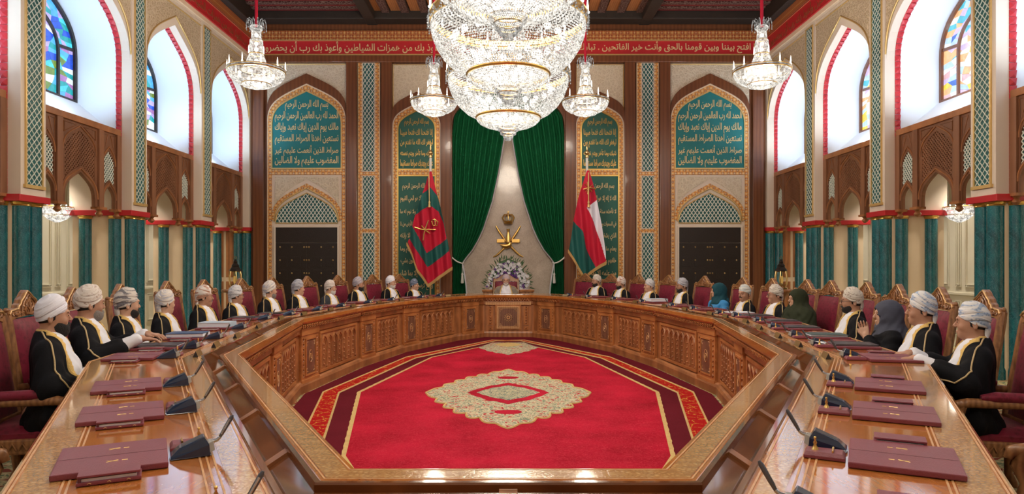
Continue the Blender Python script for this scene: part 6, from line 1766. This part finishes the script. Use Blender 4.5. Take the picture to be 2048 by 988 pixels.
def make_hijab(long):
    S = SDF(axis(-.34, .36, .011, .009, []), axis(-.42, .42, .011, .009, []), axis(.45 if long else .72, 1.32, .011, .009, []))
    S.ell((.020, 0, 1.185), (.125, .100, .118), .03); S.ell((.025, 0, 1.09), (.105, .095, .11), .04); S.cap((-.005, 0, 1.10), (-.005, 0, .98), .095, .14, .05)
    S.ell((.0, 0, .97), (.165, .215, .12) if long else (.125, .150, .10), .05)
    if long:
        S.ell((.02, 0, .80), (.205, .27, .32), .06)
        for sy in (-1, 1): S.cap((0, sy*.2, .95), (.05, sy*.28, .70), .1, .13, .06)
        S.ell((.06, 0, .60), (.22, .27, .18), .06)
    else:
        S.ell((.08, 0, .90), (.085, .10, .12), .05)
    X, Y, Z = S.full()
    fold = .006*np.sin(Z*48+np.abs(Y)*45+X*22+np.sin(X*20)*.8)+.003*np.sin(X*90+Z*70)
    F = S.F+fold*np.clip((1.2-Z)*6, .3, 1)
    face = np.sqrt(((X-.15)/.118)**2+(Y/.060)**2+((Z-1.140)/.082)**2)-1
    F = np.maximum(F, -face*.05)
    inner = np.sqrt(((X-.045)/.096)**2+(Y/.074)**2+((Z-1.15)/.105)**2)-1           # hollow around the face
    F = np.where(X > .05, np.maximum(F, -inner*.06), F)
    S.F = F.astype(np.float32)
    return S.mesh('headscarf', ['hijab_grey'])
def make_jacket():
    S = SDF(axis(-.27, .56, .014, .014, []), axis(-.4, .4, .014, .014, []), axis(.1, 1.08, .014, .014, []))
    cloth_base(S, 'lap', .012, True)
    for sy in (-1, 1):
        sh, el, wr = POSE['lap'][sy]; S.cap(sh, el, .072, .064, .03); S.cap(el, wr, .062, .048, .02)
        S.cap((.02, sy*.11, .52), (.42, sy*.13, .52), .11, .09, .04); S.cap((.42, sy*.13, .5), (.44, sy*.13, .14), .09, .09, .03)
    X, Y, Z = S.full(); S.F = (S.F+.004*np.sin(Z*70+Y*30)).astype(np.float32)
    return S.mesh('jacket', ['blue_cloth'])
def make_abaya():
    S = SDF(axis(-.27, .60, .014, .014, []), axis(-.42, .42, .014, .014, []), axis(.1, 1.08, .014, .014, []))
    cloth_base(S, 'chest', .02, True)
    for sy in (-1, 1):
        sh, el, wr = POSE['chest'][sy]; w2 = tuple(e+(q-e)*.85 for e, q in zip(el, wr)); S.cap(sh, el, .078, .075, .03); S.cap(el, w2, .07, .058, .02)
        S.cap((.02, sy*.12, .52), (.42, sy*.14, .52), .12, .10, .04); S.cap((.42, sy*.14, .5), (.44, sy*.14, .14), .1, .1, .03)
    X, Y, Z = S.full(); S.F = (S.F+.005*np.sin(Z*60+Y*36)).astype(np.float32)
    return S.mesh('abaya', ['black_cloth'])
def make_glasses():
    m_ = MB()
    for sy in (-1, 1):
        m_.tube([(.136, sy*.031+.021*math.cos(k/12*2*PI), 1.163+.016*math.sin(k/12*2*PI)) for k in range(12)], .0016, 5, True)
        m_.tube([(.134, sy*.052, 1.168), (.09, sy*.078, 1.168), (.01, sy*.085, 1.165)], .0018, 5)
    m_.tube([(.137, -.010, 1.166), (.140, 0, 1.169), (.137, .010, 1.166)], .0016, 5)
    return m_.mesh('spectacles', 'dark_plastic', smooth=3)
TURN = {'L1': 12, 'L2': 9, 'L3': 7, 'L4': 5, 'R12': -11, 'R11': -8, 'R10': -6, 'R9': -4}
_bodies = {}
def variant(me, mat):
    key = (me.name, mat)
    if key not in _bodies:
        c = me.copy(); c.materials.clear(); c.materials.append(M[mat]); _bodies[key] = c
    return _bodies[key]
_raw = {}
def body_mesh(pose, yaw, skin):
    if (pose, yaw) not in _raw: _raw[(pose, yaw)] = make_body(pose, yaw*DEG, 'skin_a')
    return variant(_raw[(pose, yaw)], skin)
def cached(key, fn):
    if key not in _raw: _raw[key] = fn()
    return _raw[key]
def person(k, label, pose='lap', yaw=40, skin='skin_a', turban='turban_white', tseed=1, beard=None, bsize=.0, cloak='black_cloth', glasses=False, moustache=None, brow='beard_black', female=None, hair='beard_black', tail=True, tall=0.):
    x, y, a, top = SEATS[k]; a += TURN.get(k, 0); ang = a*DEG; sc = top/1.312; right = k[0] == 'R'; yaw -= 0
    t = thing('person', label, 'person', (x-math.cos(ang)*.05, y-math.sin(ang)*.05, 0), ang, None, (sc, -sc if right else sc, sc))
    mk('body', body_mesh(pose, yaw, skin), t)
    def headpart(nm, me):
        o = mk(nm, me, t, None, None, None, yaw*DEG); c_, s_ = math.cos(yaw*DEG), math.sin(yaw*DEG); o.location = (NX-NX*c_, -NX*s_, 0); return o
    e, b = cached('eyes', make_eyes); headpart('eyes', e); headpart('eyebrows', variant(b, brow))
    if female:
        kind, hm, dress = female
        headpart('headscarf', variant(cached('hijab%d' % kind, lambda: make_hijab(kind)), hm))
        if dress == 'jacket': mk('jacket', cached('jacket', make_jacket), t)
        elif dress == 'abaya': mk('abaya', cached('abaya', make_abaya), t)
        else: mk('robe', variant(cached('jacket', make_jacket), 'hijab_green'), t)
        return t
    headpart('turban', variant(cached(('tur', tseed, tail, tall), lambda: make_turban(tseed, tall, tail)), turban))
    headpart('hair', variant(cached('hair', make_hair), hair))
    if beard: headpart('beard', variant(cached(('brd', bsize), lambda: make_beard(bsize)), beard))
    if moustache: headpart('moustache', variant(cached('mous', make_moustache), moustache))
    if glasses: headpart('spectacles', cached('glasses', make_glasses))
    mk('robe', cached(('robe', pose), lambda: make_robe(pose)), t)
    c, tr, pp = cached(('cloak', pose), lambda: make_cloak(pose)); co_ = mk('cloak', variant(c, cloak), t); mk('gold_border', tr, co_); mk('cloak_piping', pp, co_)
    return t
P_ = person
P_('L1', 'person in plain white turban, black cloak and full black beard, nearest on the left', 'lap', 20, 'skin_a', 'turban_white', 1, 'beard_black', .022, tail=False)
P_('L2', 'person with grey beard, taupe patterned turban and hands on the table, second on the left', 'table', 40, 'skin_a', 'turban_cream', 2, 'beard_grey', .008, tail=False)
P_('L3', 'person in cream and black striped turban with trimmed dark beard, third on the left', 'lap', 40, 'skin_b', 'turban_greystripe', 3, 'beard_black', .004)
P_('L4', 'person in ivory and lilac turban turned away, fourth on the left', 'lap', 55, 'skin_b', 'turban_ivory', 2, None)
P_('L5', 'person in white turban with rust band, fifth on the left', 'lap', 40, 'skin_a', 'turban_rust', 4, None, moustache='beard_grey')
P_('L6', 'person in spectacles and pale pleated turban, sixth on the left', 'lap', 55, 'skin_a', 'turban_palegrey', 3, None, glasses=True)
P_('L7', 'person in plain ivory turban, seventh on the left', 'lap', 55, 'skin_b', 'turban_ivory', 1, 'beard_grey', .0)
P_('L8', 'person in grey and white wrapped turban, eighth on the left', 'lap', 55, 'skin_b', 'turban_grey', 4, None)
P_('L9', 'person in charcoal-grey cloak and beige turban, ninth on the left', 'lap', 40, 'skin_b', 'turban_cream', 3, 'beard_white', .004, 'grey_cloth')
P_('L10', 'person in mauve turban with black beard, tenth on the left', 'lap', 40, 'skin_a', 'turban_mauve', 1, 'beard_black', .008, tail=False)
P_('L11', 'person in white turban with white beard, eleventh on the left', 'lap', 20, 'skin_b', 'turban_white', 2, 'beard_white', .0)
P_('L12', 'person in slate blue turban at the far left end', 'lap', 40, 'skin_b', 'turban_slate', 4, None, moustache='beard_grey', tail=False)
P_('R1', 'person in brown and white turban with short beard at the far right end', 'lap', 20, 'skin_a', 'turban_floral', 1, 'beard_black', .0)
P_('R2', 'person in rust-red turban, second from the far right end', 'lap', 20, 'skin_a', 'turban_rust', 2, 'beard_black', .004)
P_('R3', 'person in plain white turban, third from the far right end', 'lap', 20, 'skin_b', 'turban_palegrey', 1, None)
P_('R4', 'person in grey striped turban with dark beard, fourth from the far right end', 'lap', 20, 'skin_c', 'turban_grey', 2, 'beard_black', .004)
P_('R5', 'person in bright blue jacket and teal headscarf', 'lap', 20, 'skin_b', female=(0, 'hijab_teal', 'jacket'))
P_('R6', 'person with black moustache and blue checked turban looking toward the viewer', 'lap', -20, 'skin_a', 'turban_check', 3, None, moustache='beard_black', tail=False)
P_('R7', 'person in white floral turban beside the dark green veil', 'lap', 20, 'skin_a', 'turban_floral', 4, None, glasses=True)
P_('R8', 'person covered in a long dark green veil', 'lap', 0, 'skin_b', female=(1, 'hijab_green', 'robe'))
P_('R9', 'person in spectacles and brown floral turban, fourth nearest on the right', 'lap', 20, 'skin_a', 'turban_floral', 2, 'beard_black', .0, glasses=True)
P_('R10', 'person in slate grey headscarf with one hand raised to the chest', 'chest', 0, 'skin_b', female=(0, 'hijab_grey', 'abaya'))
P_('R11', 'person in white and pale blue turban with gold-edged cloak, second nearest on the right', 'lap', 20, 'skin_a', 'turban_bluewhite', 1, None)
P_('R12', 'person in blue-bordered white turban, hands on the table, nearest right', 'table', 20, 'skin_a', 'turban_bluewhite', 3, None)
P_('C', 'person with white beard and taupe cloak smiling at the head of the table', 'lap', 0, 'skin_b', 'turban_royal', 2, 'beard_white', .006, 'taupe_cloth', tail=False, brow='beard_grey')
# unused prototypes carry no place in the picture
for o in list(bpy.data.objects):
    if o.parent is None and o.get('label') == '': print('UNPLACED', o.name)
